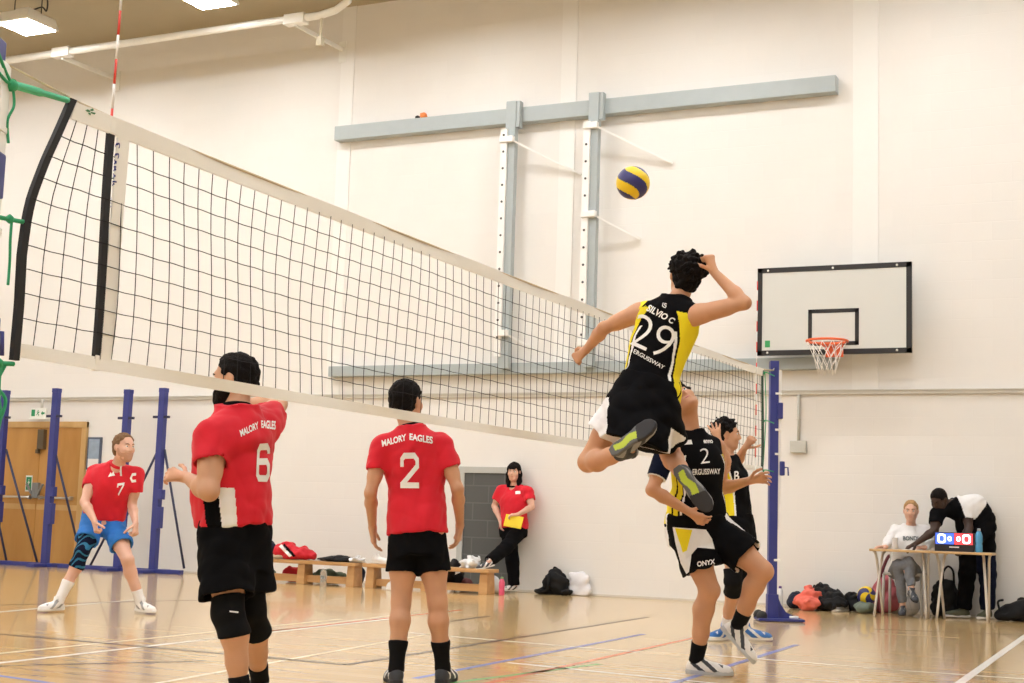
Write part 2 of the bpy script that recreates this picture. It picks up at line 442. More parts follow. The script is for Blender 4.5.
# ================================================================== THE HALL
WY = 12.386                                       # the end wall
M_wall = courses('painted_blockwork', (.845, .83, .80), (.838, .823, .792), .44, .22, .006, bumpd=.0012)
M_wall_side = courses('painted_blockwork_side', (.845, .83, .80), (.838, .823, .792), .44, .22, .006, axis='yz', bumpd=.0012)
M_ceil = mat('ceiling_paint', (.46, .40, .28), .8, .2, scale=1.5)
M_floor = wood('sprung_floor', (.62, .43, .20), (.72, .53, .28), (.9, 30, 1), .16, .5, planks=(1.8, .075), coat=.15)
X0, X1, Y0, Y1, ZC = -17.0, 11.0, -12.0, WY, 8.0
struct(MB().box((X0, Y0, -.1), (X1, Y1+.3, 0), 0).build('floor', M_floor))
struct(MB().box((X0-.3, WY, -.1), (X1+.3, WY+.3, ZC+.2), 0).build('wall_back', M_wall))
struct(MB().box((X0-.3, Y0-.3, -.1), (X1+.3, Y0, ZC+.2), 0).build('wall_front', M_wall))
struct(MB().box((X0-.3, Y0, -.1), (X0, WY, ZC+.2), 0).build('wall_left', M_wall_side))
struct(MB().box((X1, Y0, -.1), (X1+.3, WY, ZC+.2), 0).build('wall_right', M_wall_side))
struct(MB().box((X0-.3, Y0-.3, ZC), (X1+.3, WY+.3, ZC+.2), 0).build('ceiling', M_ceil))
M_pil = mat('pale_paint', (.86, .85, .82), .6, .3, var=.01)
for i, (xc, w) in enumerate(((-6.86, .22), (-3.47, .22), (.35, .3))):        # slim pilasters, barely proud of the wall
    struct(MB().box((xc-w/2, WY-.012, 2.5), (xc+w/2, WY, ZC), .004).build('trim_%d' % (i+1), M_pil))
M_dado = mat('dado_grey', (.62, .60, .54), .5, .4)
struct(MB().box((X0, WY-.035, 2.455), (X1, WY, 2.505), .006).box((X0, WY-.05, 2.495), (X1, WY, 2.512), .004).build('trim_4', M_dado))
struct(MB().box((X0, WY-.012, 0), (X1, WY, .03), .003).build('baseboard_back', mat('skirting', (.68, .64, .56), .6)))

# painted lines on the floor, given by two points each
def line(uv0, uv1, w, m, ext0=0, ext1=0, z=.0012):
    a = at(*uv0, z=0); b = at(*uv1, z=0); d = unit(b-a); a = a-d*ext0; b = b+d*ext1; n = vec(-d[1], d[0], 0)*w/2
    up = vec(0, 0, z)
    return struct(MB().quad(a-n+up, b-n+up, b+n+up, a+n+up).build('court_line', m, bpy.data.objects['floor']))
P_ = lambda n, c: mat(n, c, .22, .5, var=.04)
LW, LK, LR, LB, LG, LT = P_('line_white', (.9, .88, .82)), P_('line_black', (.06, .05, .05)), P_('line_red', (.70, .24, .13)), \
    P_('line_blue', (.22, .26, .55)), P_('line_green', (.25, .5, .2)), P_('line_cream', (.86, .76, .56))
for spec in (((1024, 637), (960, 683), .06, LW, 3, 2), ((864, 668), (1024, 679), .05, LW, 0, 2), ((873, 629), (1024, 635), .045, LK, 0, 2),
             ((870, 633), (960, 638), .04, LT), ((345, 665), (648, 617), .05, LK), ((0, 634), (280, 659), .05, LK, 2, 0), ((280, 659), (345, 665), .05, LK),
             ((0, 666), (205, 661), .04, LK, 1, 0), ((0, 663), (319, 627), .05, LW, 2, 1.5), ((0, 653.5), (278, 625.6), .05, LT, 2, 1),
             ((0, 612), (134, 600), .05, LW, 2, 0), ((0, 605), (200, 600), .035, LK, 2, 0), ((0, 676), (70, 686), .05, LB, 1, 1),
             ((500, 662), (644, 634), .05, LB, 1.2, 0), ((719, 669), (797, 644.7), .05, LB, 1.2, 0), ((500, 680.6), (700, 636.5), .05, LR, 1.5, .3),
             ((467, 681), (600, 664), .05, LG, .5, 0), ((575, 647), (640, 652.5), .05, LW, 1.5, 0), ((759, 659), (870, 668), .05, LW, .5, .2),
             ((280, 630), (461, 610), .05, LR, .6, 0), ((430, 624), (489, 616), .05, LK), ((560, 668), (690, 681), .05, LW, .4, .5),
             ((200, 640), (420, 612), .04, LT), ((120, 690), (420, 636), .04, LT, .5, .5)):
    line(*spec)

# high-bay lamps: square white housings with a glowing diffuser underneath
M_lamp = mat('lamp_housing', (.86, .85, .80), .45); M_diff = emit('lamp_glow', (.985, .99, 1.0), LAMP_POWER)
M_dark = mat('dark_cable', (.03, .03, .03), .5)
def lamp(x, y, label, group=None):
    r = thing('ceiling_lamp', (x, y, 7.5), label, 'lamp', group)
    MB().box((x-.31, y-.31, 7.5), (x+.31, y+.31, 7.66), .02, taper=.86).box((x-.12, y-.12, 7.66), (x+.12, y+.12, 7.74), .01).build('housing', M_lamp, r)
    MB().box((x-.27, y-.27, 7.492), (x+.27, y+.27, 7.501), .002).build('diffuser', M_diff, r)
    for e in (-1, 1): MB().tube([(x+.15*e, y+.1*e, 7.64), (x+.15*e, y+.1*e, 8.0)], .008).build('hanger', M_dark, r)
    MB().tube(curve([(x+.02, y, 7.72), (x+.2, y+.05, 7.78), (x+.32, y+.02, 7.70), (x+.34, y, 7.85), (x+.2, y, 8.0)]), .011).build('cable', M_dark, r)
    return r
la = lamp(-10.83, 10.3, 'square white ceiling lamp in the upper left corner, whose housing and cable show')
lb = dup(la, (-7.76, 10.32, 7.5), 0, 'square ceiling lamp cut by the top edge, above the white rail')
la['group'] = lb['group'] = 'high bay ceiling lamps'
for yy in (10.3, 6.7, 3.1, -0.5, -4.1, -7.7):
    for k in range(7):
        x = -10.83+3.07*(k-1)
        if yy == 10.3 and k in (1, 2): continue
        dup(la, (x, yy, 7.5), 0, 'square high bay lamp lighting the hall from beyond the frame')

# white rail hung in front of the wall head
rl = thing('curtain_rail', (-6.5, 11.2, 7.4), 'long white rail with a curved end along the wall head below the ceiling', 'rail')
M_rail = mat('rail_white', (.9, .9, .86), .35, .5)
MB().tube([(-16.5, 11.2, 7.43), (-12, 11.2, 7.43), (-7.4, 11.2, 7.45), (-6.6, 11.2, 7.44), (-6.3, 11.15, 7.46), (-6.05, 11.05, 7.52), (-5.95, 10.9, 7.6)], .05, 10).build('tube', M_rail, rl)
for x in (-6.95, -11.0, -15):
    MB().bar((x, 11.2, 7.36), (x, WY, 7.38), .03, .05).box((x-.06, WY-.02, 7.2), (x+.06, WY, 7.5), .004).build('bracket', M_rail, rl)
    MB().box((x-.16, 11.13, 7.36), (x+.16, 11.27, 7.50), .01).build('clamp', M_rail, rl)
MB().bar((-6.55, 11.2, 7.42), (-6.55, 11.2, 7.12), .03, .03).box((-6.59, 11.16, 7.02), (-6.51, 11.24, 7.14), .006).build('drop_arm', mat('rail_beige', (.62, .56, .42), .5), rl)

# steel frame on the wall: two long beams, two uprights with drilled white strips, white stays
M_steel = mat('grey_steel', (.40, .45, .46), .42, .5, var=.05); M_white = mat('white_steel', (.88, .88, .86), .4)
wf = thing('wall_frame', (-3.4, WY, 2.7), 'grey steel frame of two long beams and two uprights bolted to the wall', 'frame')
def beam(x0, x1, z0, z1, p):
    return MB().box((x0, WY-p, z0), (x1, WY, z1), .008)
beam(-6.93, .03, 6.035, 6.235, .16).build('top_beam', M_steel, wf)
beam(-6.86, .0, 2.745, 2.885, .14).build('bottom_beam', M_steel, wf)
for x in (-4.21, -3.05):
    MB().box((x-.03, WY-.26, 2.80), (x+.11, WY-.16, 6.30), .008).box((x+.08, WY-.24, 5.95), (x+.16, WY-.14, 6.3), .006).build('upright', M_steel, wf)
    st = MB().box((x-.075, WY-.30, 2.95), (x+.015, WY-.26, 5.92), .004).build('strip', M_white, wf)
    hb = MB()
    for k in range(13): hb.lathe([(.001, 0), (.016, .001), (.016, .006), (.001, .008)], (x-.03, WY-.30, 3.2+k*.22), 8, (0, -1, 0))
    hb.build('bolt', mat('bolt_dark', (.12, .12, .12), .4, metal=.6), st)
for x, z0, ln in ((-4.2, 5.78, .95), (-3.03, 5.86, 1.0), (-3.03, 4.72, .6), (-4.2, 3.25, .35), (-3.03, 3.1, .3)):
    MB().box((x-.09, WY-.33, z0-.04), (x+.1, WY-.26, z0+.04), .006).bar((x+.05, WY-.28, z0), (x+ln, WY-.03, z0-.5*ln), .015, .05, (0, -1, 0)).build('stay', M_white, wf)
t = thing('shuttlecock', at(420, 120, y=WY-.1), 'small orange and black scrap stuck on top of the grey beam', 'scrap')
c = at(420, 122, y=WY-.1); c[2] = 6.235
MB().lathe([(.005, 0), (.04, .01), (.06, .05), (.02, .09)], c+vec(.03, 0, 0), 8, (.5, 0, .8)).build('skirt', mat('orange_plastic', (.9, .25, .06), .4), t)
MB().lathe([(.01, 0), (.035, .01), (.035, .035), (.01, .05)], c+vec(-.04, 0, 0), 8).build('tip', M_dark, t)

# conduit and socket on the wall
bx = at(799, 447, y=WY)
t = thing('socket_box', (bx[0], WY, bx[2]), 'grey socket box on the wall under a short conduit', 'socket')
MB().box((bx[0]-.095, WY-.06, bx[2]-.07), (bx[0]+.095, WY, bx[2]+.07), .01).build('box', mat('socket_grey', (.55, .55, .5), .5), t)
MB().tube([(bx[0], WY-.025, bx[2]+.06), (bx[0], WY-.025, 2.46)], .018).ring((bx[0], WY-.025, bx[2]+.32), (0, 0, 1), .018, .008).build('conduit', mat('conduit_grey', (.6, .6, .55), .5), t)

# ------------------------------------------------------------------ basketball board
BY = 12.05
bl, br_, tl, tr = at(758, 356, y=BY), at(912, 352, y=BY), at(757, 269, y=BY), at(911, 261.5, y=BY)
x0, x1 = (bl[0]+tl[0])/2, (br_[0]+tr[0])/2; z0, z1 = (bl[2]+br_[2])/2, (tl[2]+tr[2])/2
bb = thing('basketball_board', ((x0+x1)/2, WY, z0), 'white basketball backboard with black border and orange hoop on the wall', 'backboard')
MB().box((x0, BY, z0), (x1, BY+.03, z1), .003).build('board', mat('board_white', (.66, .67, .635), .4, .5, var=.02, scale=3), bb)
m = MB(); bw = .055
for a in ((x0, z0, x1, z0+bw), (x0, z1-bw, x1, z1), (x0, z0, x0+bw, z1), (x1-bw, z0, x1, z1)): m.box((a[0]-.002, BY-.006, a[1]-.002), (a[2]+.002, BY+.034, a[3]+.002), .002)
bd = m.build('border', mat('board_black', (.022, .02, .02), .45), bb)
for fx in (.07, .5, .91):
    for zz in (z0+.03, z1-.03): MB().lathe([(.001, 0), (.014, .001), (.012, .008), (.001, .01)], (x0+(x1-x0)*fx, BY-.006, zz), 8, (0, -1, 0)).build('screw', M_white, bd)
ia, ib = at(808, 346, y=BY), at(859, 308, y=BY); m = MB(); w = .045
for a in ((ia[0], ia[2], ib[0], ia[2]+w), (ia[0], ib[2]-w, ib[0], ib[2]), (ia[0], ia[2], ia[0]+w, ib[2]), (ib[0]-w, ia[2], ib[0], ib[2])): m.box((a[0], BY-.004, a[1]), (a[2], BY, a[3]), .001)
m.build('target_square', MATS['board_black'], bb)
hc = at(827, 341, y=BY-.38); hz = hc[2]; M_or = mat('hoop_orange', (.88, .16, .05), .4, .5)
rm = MB().ring((hc[0], BY-.38, hz), (0, 0, 1), .225, .014, 32, 8).bar((hc[0]-.12, BY-.18, hz), (hc[0]-.06, BY, hz-.02), .03, .03).bar((hc[0]+.12, BY-.18, hz), (hc[0]+.06, BY, hz-.02), .03, .03) \
    .box((hc[0]-.10, BY-.17, hz-.012), (hc[0]+.10, BY, hz+.012), .004).box((hc[0]-.10, BY-.02, hz-.14), (hc[0]+.10, BY-.004, hz+.03), .004).build('rim', M_or, bb)
nm = MB()
for j in range(12):
    for sg in (1, -1):
        pts = []
        for k in range(5):
            tt = k/4; a = 2*math.pi*(j+sg*.5*k)/12; R_ = .222-.13*tt**.7
            pts.append((hc[0]+R_*math.cos(a), BY-.38+R_*math.sin(a), hz-.012-.36*tt+.012*math.sin(5*a)))
        nm.tube(pts, .004, 4)
nm.build('hoop_net', mat('net_white', (.9, .88, .84), .7), bb)
for sx in (-.45, .45):
    for zz in (z0+.2, z1-.25): MB().bar(((x0+x1)/2+sx, BY+.03, zz), ((x0+x1)/2+sx, WY-.008, zz), .05, .05).build('support_arm', M_steel, bb)
sk = at(767.5, 344, y=BY)
MB().box((sk[0]-.03, BY-.004, sk[2]-.04), (sk[0]+.03, BY, sk[2]+.04), .002).build('sticker', mat('sticker_green', (.05, .35, .12), .5), bb)

# ------------------------------------------------------------------ doors and signs
M_door = wood('door_veneer', (.46, .225, .055), (.60, .33, .10), (3, 3, .8), .45, .4)
M_door_frame = wood('door_frame_wood', (.55, .33, .12), (.68, .45, .20), (4, 4, .8), .5, .35)
dx0, dx1, dz = -13.0, -11.1, 2.14
MB().box((dx0, WY-.05, 0), (dx0+.09, WY, dz), .004).box((dx1-.09, WY-.05, 0), (dx1, WY, dz), .004).box((dx0, WY-.052, dz-.09), (dx1, WY, dz), .004).build('door_1', M_door_frame, None, ((dx0+dx1)/2, WY, 0))
D1 = struct(bpy.data.objects['door_1'])
dm = at(38, 500, y=WY)[0]; chrome = mat('chrome', (.6, .6, .58), .3, metal=.9)
for a, b in ((dx0+.09, dm-.004), (dm+.004, dx1-.09)):
    lf = MB().box((a, WY-.035, .01), (b, WY, dz-.09), .003).build('door_leaf', M_door, D1)
    MB().tube([(a+.08, WY-.09, 1.0), (b-.08, WY-.09, 1.0)], .016).bar((a+.1, WY-.09, 1.0), (a+.1, WY-.03, 1.0), .03, .05).bar((b-.1, WY-.09, 1.0), (b-.1, WY-.03, 1.0), .03, .05).build('push_bar', chrome, lf)
    MB().box((a+.01, WY-.038, .82), (b-.01, WY-.034, .9), .002).build('kick_strip', MATS['door_frame_wood'], lf)
    e = dm+(-.06 if a < dm-.1 else .06)
    MB().box((min(e, dm), WY-.085, .99), (max(e, dm), WY-.03, 1.22), .006).bar((e, WY-.08, 1.05), (e+.1*(1 if e > dm else -1), WY-.09, 1.2), .03, .03).build('latch', mat('latch_grey', (.3, .32, .32), .4, metal=.5), lf)
MB().box((dm-.0, WY-.11, 1.72), (dm+.12, WY-.03, 2.02), .008).box((dm-.05, WY-.08, 1.66), (dm+.01, WY-.035, 1.72), .004).build('door_closer', mat('closer_bronze', (.14, .11, .07), .4, metal=.4), D1)
def flat_sign(name, o, ux, w, h, base, mark, polys, label, cat, proud=.012, parent=None):
    """a thin sign on the wall facing the hall; polys in a unit square"""
    t = thing(name, o, label, cat) if parent is None else MB().box((o[0]-w/2, o[1]-proud, o[2]-h/2), (o[0]+w/2, o[1], o[2]+h/2), .002).build(name, base, parent)
    if parent is None: MB().box((o[0]-w/2, o[1]-proud, o[2]-h/2), (o[0]+w/2, o[1], o[2]+h/2), .002).build('plate', base, t)
    m_ = MB(); M_ = frame((o[0]-w/2, o[1]-proud, o[2]-h/2), (1, 0, 0), (0, 0, 1), (0, -1, 0))
    for p in polys: m_.prism([(a*w, b*h) for a, b in p], M_, .0015)
    m_.build('pictogram', mark, t); return t
M_green = mat('sign_green', (.03, .30, .12), .5); M_sign_white = mat('sign_white', (.85, .87, .82), .5)
run = [[(.42, .80), (.50, .88), (.58, .80), (.50, .72)], [(.30, .62), (.48, .70), (.62, .62), (.74, .66), (.74, .60), (.62, .54), (.54, .44), (.68, .26), (.62, .10), (.55, .12), (.59, .26), (.46, .38), (.34, .22), (.20, .20), (.20, .27), (.31, .29), (.42, .46), (.46, .60), (.32, .54)]]
e0 = at(29, 483.5, y=WY-.035)
flat_sign('fire_exit_notice', (e0[0], WY-.036, e0[2]), None, .13, .24, M_sign_white, M_green, [[(.1, .1), (.9, .1), (.9, .9), (.1, .9)]], '', '', .004, bpy.data.objects['door_leaf'])
m_ = MB(); M_ = frame((e0[0]-.05, WY-.0425, e0[2]-.09), (1, 0, 0), (0, 0, 1), (0, -1, 0))
for p in run: m_.prism([(a*.10, b*.18) for a, b in p], M_, .001)
m_.build('running_man', M_sign_white, bpy.data.objects['fire_exit_notice'])
e1 = at(39, 413, y=WY-.1)
ex = thing('exit_sign', (e1[0], WY, e1[2]), 'green and white fire exit sign hanging above the wooden double door', 'sign')
MB().box((e1[0]-.15, WY-.12, e1[2]-.075), (e1[0]+.15, WY-.08, e1[2]+.075), .006).box((e1[0]-.17, WY-.13, e1[2]-.095), (e1[0]+.28, WY-.07, e1[2]-.075), .004).build('sign_panel', M_sign_white, ex)
MB().tube([(e1[0]+.05, WY-.1, e1[2]+.07), (e1[0]+.05, WY-.1, 2.47)], .02).build('drop_rod', M_dado, ex)
m_ = MB(); M_ = frame((e1[0]-.13, WY-.12, e1[2]-.06), (1, 0, 0), (0, 0, 1), (0, -1, 0))
for p in run: m_.prism([(a*.13+.065, b*.12) for a, b in p], M_, .002)
m_.prism([(0, .01), (.07, .01), (.07, .11), (0, .11)], M_, .002).prism([(.19, .055), (.22, .09), (.22, .07), (.26, .07), (.26, .04), (.22, .04), (.22, .02)], M_, .002)
m_.build('pictogram', M_green, ex)
nb = at(95, 453.5, y=WY)
t = thing('notice_frame', (nb[0], WY, nb[2]), 'small dark framed notice on the wall beside the wooden doors', 'notice')
MB().box((nb[0]-.13, WY-.03, nb[2]-.24), (nb[0]+.13, WY, nb[2]+.24), .006).build('border', mat('notice_dark', (.10, .12, .17), .5), t)
MB().box((nb[0]-.10, WY-.034, nb[2]-.08), (nb[0]+.10, WY-.028, nb[2]+.21), .002).build('poster', mat('notice_blue', (.32, .40, .50), .35, var=.2, scale=14), t)
MB().box((nb[0]-.10, WY-.034, nb[2]-.21), (nb[0]+.10, WY-.028, nb[2]-.08), .002).build('paper', mat('paper_white', (.82, .82, .8), .6), t)
# dark grey block-filled doorway behind the woman
ax0, ax1, az = -4.86, -4.0, 1.56
struct(MB().box((ax0, WY-.03, 0), (ax0+.08, WY, az), .003).box((ax1-.08, WY-.03, 0), (ax1, WY, az), .003).box((ax0, WY-.032, az-.08), (ax1, WY, az), .003).build('door_2', mat('frame_grey', (.50, .51, .48), .6), None, ((ax0+ax1)/2, WY, 0)))
MB().box((ax0+.08, WY-.012, 0), (ax1-.08, WY, az-.08), 0).build('infill', courses('dark_blocks', (.115, .12, .115), (.15, .155, .15), .44, .22, .012), bpy.data.objects['door_2'])

# ------------------------------------------------------------------ volleyball net
M_tape = mat('tape_cream', (.93, .92, .87), .7, .2, var=.03, scale=6); M_cord = mat('net_cord', (.015, .014, .014), .8, .2)
M_black = mat('band_black', (.014, .013, .014), .6); M_gcord = mat('green_cord', (.03, .36, .16), .6); M_strap = mat('green_strap', (.10, .55, .32), .6)
END1 = 9.33
def zt(y): return 2.43-.028*(1-((y-4.5)/4.7)**2)                        # the top edge sags a little
def zb_(y): return 1.435-.02*(1-((y-4.5)/4.7)**2)
def yend(s):                                                             # near end bows in the pull of its ties; s 0 bottom, 1 top
    return np.interp(s, [0, .2, .38, .52, .60, .74, .86, 1], [-.431, -.427, -.432, -.42, -.403, -.35, -.295, -.234])
NET = thing('volleyball_net', (0, 4.5, 0), 'volleyball net with cream tapes and black cords across the hall', 'net')
def net_pt(y, s, x=0):
    lead = float(np.interp(y, [-.45, 0, .9], [1, .35, 0])); yy = y
    if y < 0: yy = y*(yend(s)/-.431)
    yy += .012*math.sin(s*4+y*1.3)*(1 if 0 < y < 9 else 0)
    return vec(x+.012*math.sin(y*2.1+s*4), yy, zb_(yy)+(zt(yy)-zb_(yy))*s)
cm = MB(); ys = list(np.arange(-.33, END1, .1))
ss = [.055+(1-.055-.07)*k/10 for k in range(11)]; rgn = random.Random(4)
for y in ys:
    if abs(y) < .03: continue
    ph = rgn.uniform(-.012, .012)
    cm.tube([net_pt(y+ph*.5+.003*math.sin(s*9+y*5), s) for s in np.linspace(.05, .94, 12)], .0019, 4, caps=False)
for k, s in enumerate(ss[1:-1]):
    pts = [net_pt(-.431, s)]
    for y in np.arange(-.4, END1+.01, .05):
        pts.append(net_pt(y, s+.0015*math.sin(y*31.4+1.57)+.003*math.sin(y*.9+k)))
    cm.tube(pts, .0021, 4, caps=False)
cm.build('netting', M_cord, NET)
def ribbon(fa, fb, n, th):
    """flat band between two edge curves, with thickness th along x"""
    m_ = MB(); rows = []
    for i in range(n+1):
        a, b = fa(i/n), fb(i/n)
        rows.append([m_.bm.verts.new(tuple(p)) for p in (a-vec(th, 0, 0), a+vec(th, 0, 0), b+vec(th, 0, 0), b-vec(th, 0, 0))])
    for i in range(n):
        for j in range(4): m_.bm.faces.new((rows[i][j], rows[i][(j+1) % 4], rows[i+1][(j+1) % 4], rows[i+1][j]))
    m_.bm.faces.new(rows[0][::-1]); m_.bm.faces.new(rows[-1]); return m_
yy_ = lambda t, a: a+(END1-a)*t
def sagx(t): return .006*math.sin(t*40)
ribbon(lambda t: vec(sagx(t), yy_(t, -.215), zt(yy_(t, -.215))), lambda t: vec(sagx(t)*.3, yy_(t, -.235), zt(yy_(t, -.235))-.07), 60, .004).build('top_tape', M_tape, NET)
ribbon(lambda t: vec(0, yy_(t, -.42), zb_(yy_(t, -.42))+.05), lambda t: vec(sagx(t), yy_(t, -.425), zb_(yy_(t, -.42))), 60, .004).build('bottom_tape', M_tape, NET)
MB().tube([(0, -.2, 2.432)]+[(0, y, zt(y)-.004) for y in np.linspace(0, 9.3, 30)]+[(0, 9.72, 2.46)], .006, 6).tube([(0, -.2, 2.434), (0, -.57, 2.47)], .004, 6).build('top_cable', mat('cable_beige', (.62, .52, .36), .5), NET)
ribbon(lambda t: vec(0, yend(t)-.014, zb_(0)-.01+(1.012)*t), lambda t: vec(0, yend(t)+.018, zb_(0)-.01+(1.012)*t), 24, .01).build('end_band', M_black, NET)
ribbon(lambda t: vec(-.004, -.022+.004*math.sin(t*6), 1.44+.95*t), lambda t: vec(-.004, .010+.004*math.sin(t*6), 1.44+.95*t), 16, .009).build('antenna_sleeve', M_black, NET)
wt = ribbon(lambda t: vec(.002, .006+.02*t, 1.44+.96*t), lambda t: vec(.002, .075+.02*t, 1.44+.96*t), 16, .003).build('side_tape', M_tape, NET)
ribbon(lambda t: vec(0, 9.05, 1.42+1.0*t), lambda t: vec(0, 9.11, 1.42+1.0*t), 16, .004).build('side_tape', M_tape, NET)
ribbon(lambda t: vec(0, 9.315+.02*math.sin(t*5), 1.42+1.0*t), lambda t: vec(0, 9.345+.02*math.sin(t*5), 1.42+1.0*t), 16, .008).build('end_band', mat('band_dark_green', (.02, .06, .035), .6), NET)
# maker's lettering up the side tape and the leafy mark on the top tape
decal('lettering', text_mesh('S Senoh', .015), [(114, 142), (110.5, 186), (115.5, 187), (119.5, 143)], wt, mat('print_navy', (.04, .05, .22), .6), .004)
decal('lettering', text_mesh('net', .01), [(108.5, 197), (107.5, 208), (112, 208.5), (113, 197.5)], wt, mat('print_blue', (.08, .08, .5), .6), .004)
tt = [o for o in NET.children if o.name.startswith('top_tape')][0]
leaf = poly_mesh([[(.0, .35), (.2, .62), (.45, .55), (.5, .4), (.2, .25)], [(.35, .6), (.6, 1), (.8, .85), (.6, .6)], [(.5, .45), (1, .6), (.95, .35), (.6, .3)], [(.3, .2), (.55, .3), (.6, 0), (.4, .05)]])
decal('emblem', leaf, [(84, 112.5), (94, 117.5), (96, 110), (86, 106)], tt, mat('print_green', (.07, .22, .10), .6), .003)
# ties that pull the near end to its post
g = MB(); knot = vec(0, -.535, 2.405)
g.tube(curve([(0, -.255, 2.425), (0, -.4, 2.415), knot]), [.012]*8+[.016]*8+[.022]*1, 8).build('strap', M_strap, NET)
KN = lambda p, r=.014, ax=(0, 0, 1): MB().lathe([(.003, 0), (r, r*.6), (r, r*1.7), (.003, r*2.4)], p, 10, ax)
cord = lambda m_: m_.build('tie_cord', M_gcord, NET)
cord(KN(knot-vec(0, .03, .01), .022, (0, 1, .2)))
for dz_, dx in ((.05, .03), (.02, -.03), (-.01, .035), (-.03, -.02)): cord(MB().tube(curve([knot, knot+vec(dx*.6, -.05, dz_*.5), (dx*1.6, -.66, 2.42+dz_*1.2)]), .006, 6))
cord(MB().tube(curve([knot, (0.01, -.53, 2.33), (.0, -.545, 2.27), (0, -.533, 2.19)]), .005, 6))
for zz, y1 in ((1.925, yend(.48)), (1.41, yend(0))):
    cord(MB().tube(curve([(0, y1, zz), (0, -.5, zz-.005), (0, -.62, zz-.01)]), .009, 6)); cord(KN((0, -.5, zz-.02)))
    cord(MB().tube(curve([(0, -.49, zz-.01), (.01, -.5, zz-.08), (0, -.485, zz-.15), (.005, -.49, zz-.24)]), .005, 6))
for k in range(3): cord(MB().tube(curve([(0, -.47-.012*k, 1.40), (.012*(k-1), -.49-.01*k, 1.33), (.01, -.465-.02*k, 1.27-.05*k), (0, -.5+.01*k, 1.15-.03*k)]), .006, 6))
for zz in (2.40, 1.93, 1.45): cord(MB().tube(curve([(0, 9.33, zz), (0, 9.5, zz+.01), (0, 9.74, zz+.005)]), .006, 6)); cord(KN((0, 9.36, zz-.02)))
cord(MB().tube(curve([(.01, 9.36, 2.4), (.02, 9.38, 2.0), (.0, 9.37, 1.5)]), .005, 6))

# antennas: striped rods clipped to the net
def antenna(y, x, label, lean=0.):
    m_ = MB(); z = 1.44; k = 0
    while z < 3.25:
        e = min(3.25, (2.4615+.1*(math.floor((z-2.4615)/.1+1e-6)+1))); i = int(round((e-2.4615)/.1)) % 2
        m_.tube([(x, y+max(z-2.43, 0)*lean, z), (x, y+max(e-2.43, 0)*lean, e)], .0052, 8, mi=0 if i == 0 else 1); z = e
    t_ = m_.build('net_antenna', [mat('antenna_red', (.75, .06, .04), .4), mat('antenna_white', (.88, .86, .84), .4)], None, (x, y, 1.44))
    tag(t_, label, 'antenna', 'striped net antennas')
    for z in (2.36, 1.43): MB().box((x-.012, y-.012, z), (x+.012, y+.012, z+.06), .003).build('clip', M_tape, t_)
antenna(-.008, -.004, 'red and white striped rod rising from the near end of the net', .02)
antenna(9.06, .012, 'red and white striped rod at the far end of the net beside the blue post')

# posts
M_blue = mat('post_blue', (.035, .045, .23), .4, .5, var=.1, scale=14); M_blue2 = mat('post_blue_pale', (.10, .13, .42), .4)
FPX_, FPY = at(773.5, 500, y=9.8)[0], 9.8
def post(x, y, label, full, sgn):
    r = thing('net_post', (x, y, 0), label, 'post', 'volleyball net posts'); c, s_ = FH[1], -FH[0]
    RM = Matrix.Translation((x, y, 0)) @ Matrix(((RH[0], FH[0], 0, 0), (RH[1], FH[1], 0, 0), (0, 0, 1, 0), (0, 0, 0, 1)))
    MB().box((-.05, -.05, 0), (.035, .05, 2.56), .006, RM).build('pole', M_blue, r)
    MB().box((.035, -.04, .9), (.062, .04, 2.47), .004, RM).build('rail', M_white, r)
    MB().box((-.058, -.06, .0), (.05, .06, .26), .008, RM).build('sleeve', M_blue, r)
    MB().box((.02, -.07, 1.98), (.075, .02, 2.14), .008, RM).box((.05, -.06, 1.42), (.10, .02, 1.56), .01, RM).tube([RM @ Vector(p) for p in ((.09, -.05, 1.5), (.13, -.05, 1.5), (.135, -.05, 1.42))], .008).build('winch', M_blue, r)
    for zz in (.58, 1.62, 1.86, 2.22): MB().box((.0, -.056, zz), (.066, .056, zz+.022), .003, RM).build('clamp', M_white, r)
    m_ = MB().box((-.16, -.16, 0.006), (.29, .16, .03), .006, RM)
    P = RM @ Matrix(((1, 0, 0, 0), (0, 0, -1, .02), (0, 1, 0, 0), (0, 0, 0, 1)))
    m_.prism([(.04, .03), (.28, .03), (.22, .045), (.13, .09), (.08, .16), (.05, .24), (.04, .24)], P, .04)
    m_.build('base', M_blue, r)
    m_ = MB()
    for yy in (-.1, .1): m_.lathe([(.01, 0), (.05, .004), (.05, .026), (.01, .03)], RM @ Vector((-.12, yy-.015, .05)), 16, tuple(FH))
    m_.build('wheel', M_dark, r)
    MB().box((.16, -.05, .03), (.25, .03, .055), .01, RM).build('foot_pad', M_white, r)
    m_ = MB()
    m_.tube([RM @ Vector(p) for p in ((0, -.03, 2.5), (-.03, -.06, 2.46), (-.06, -.04, 2.46))], .008).build('hook', chrome, r)
    return r
post(FPX_, FPY, 'dark blue steel net post on a wheeled base at the far sideline', True, 1)
post(-.045, -.60, 'blue net post cut off by the left edge of the picture', True, -1)

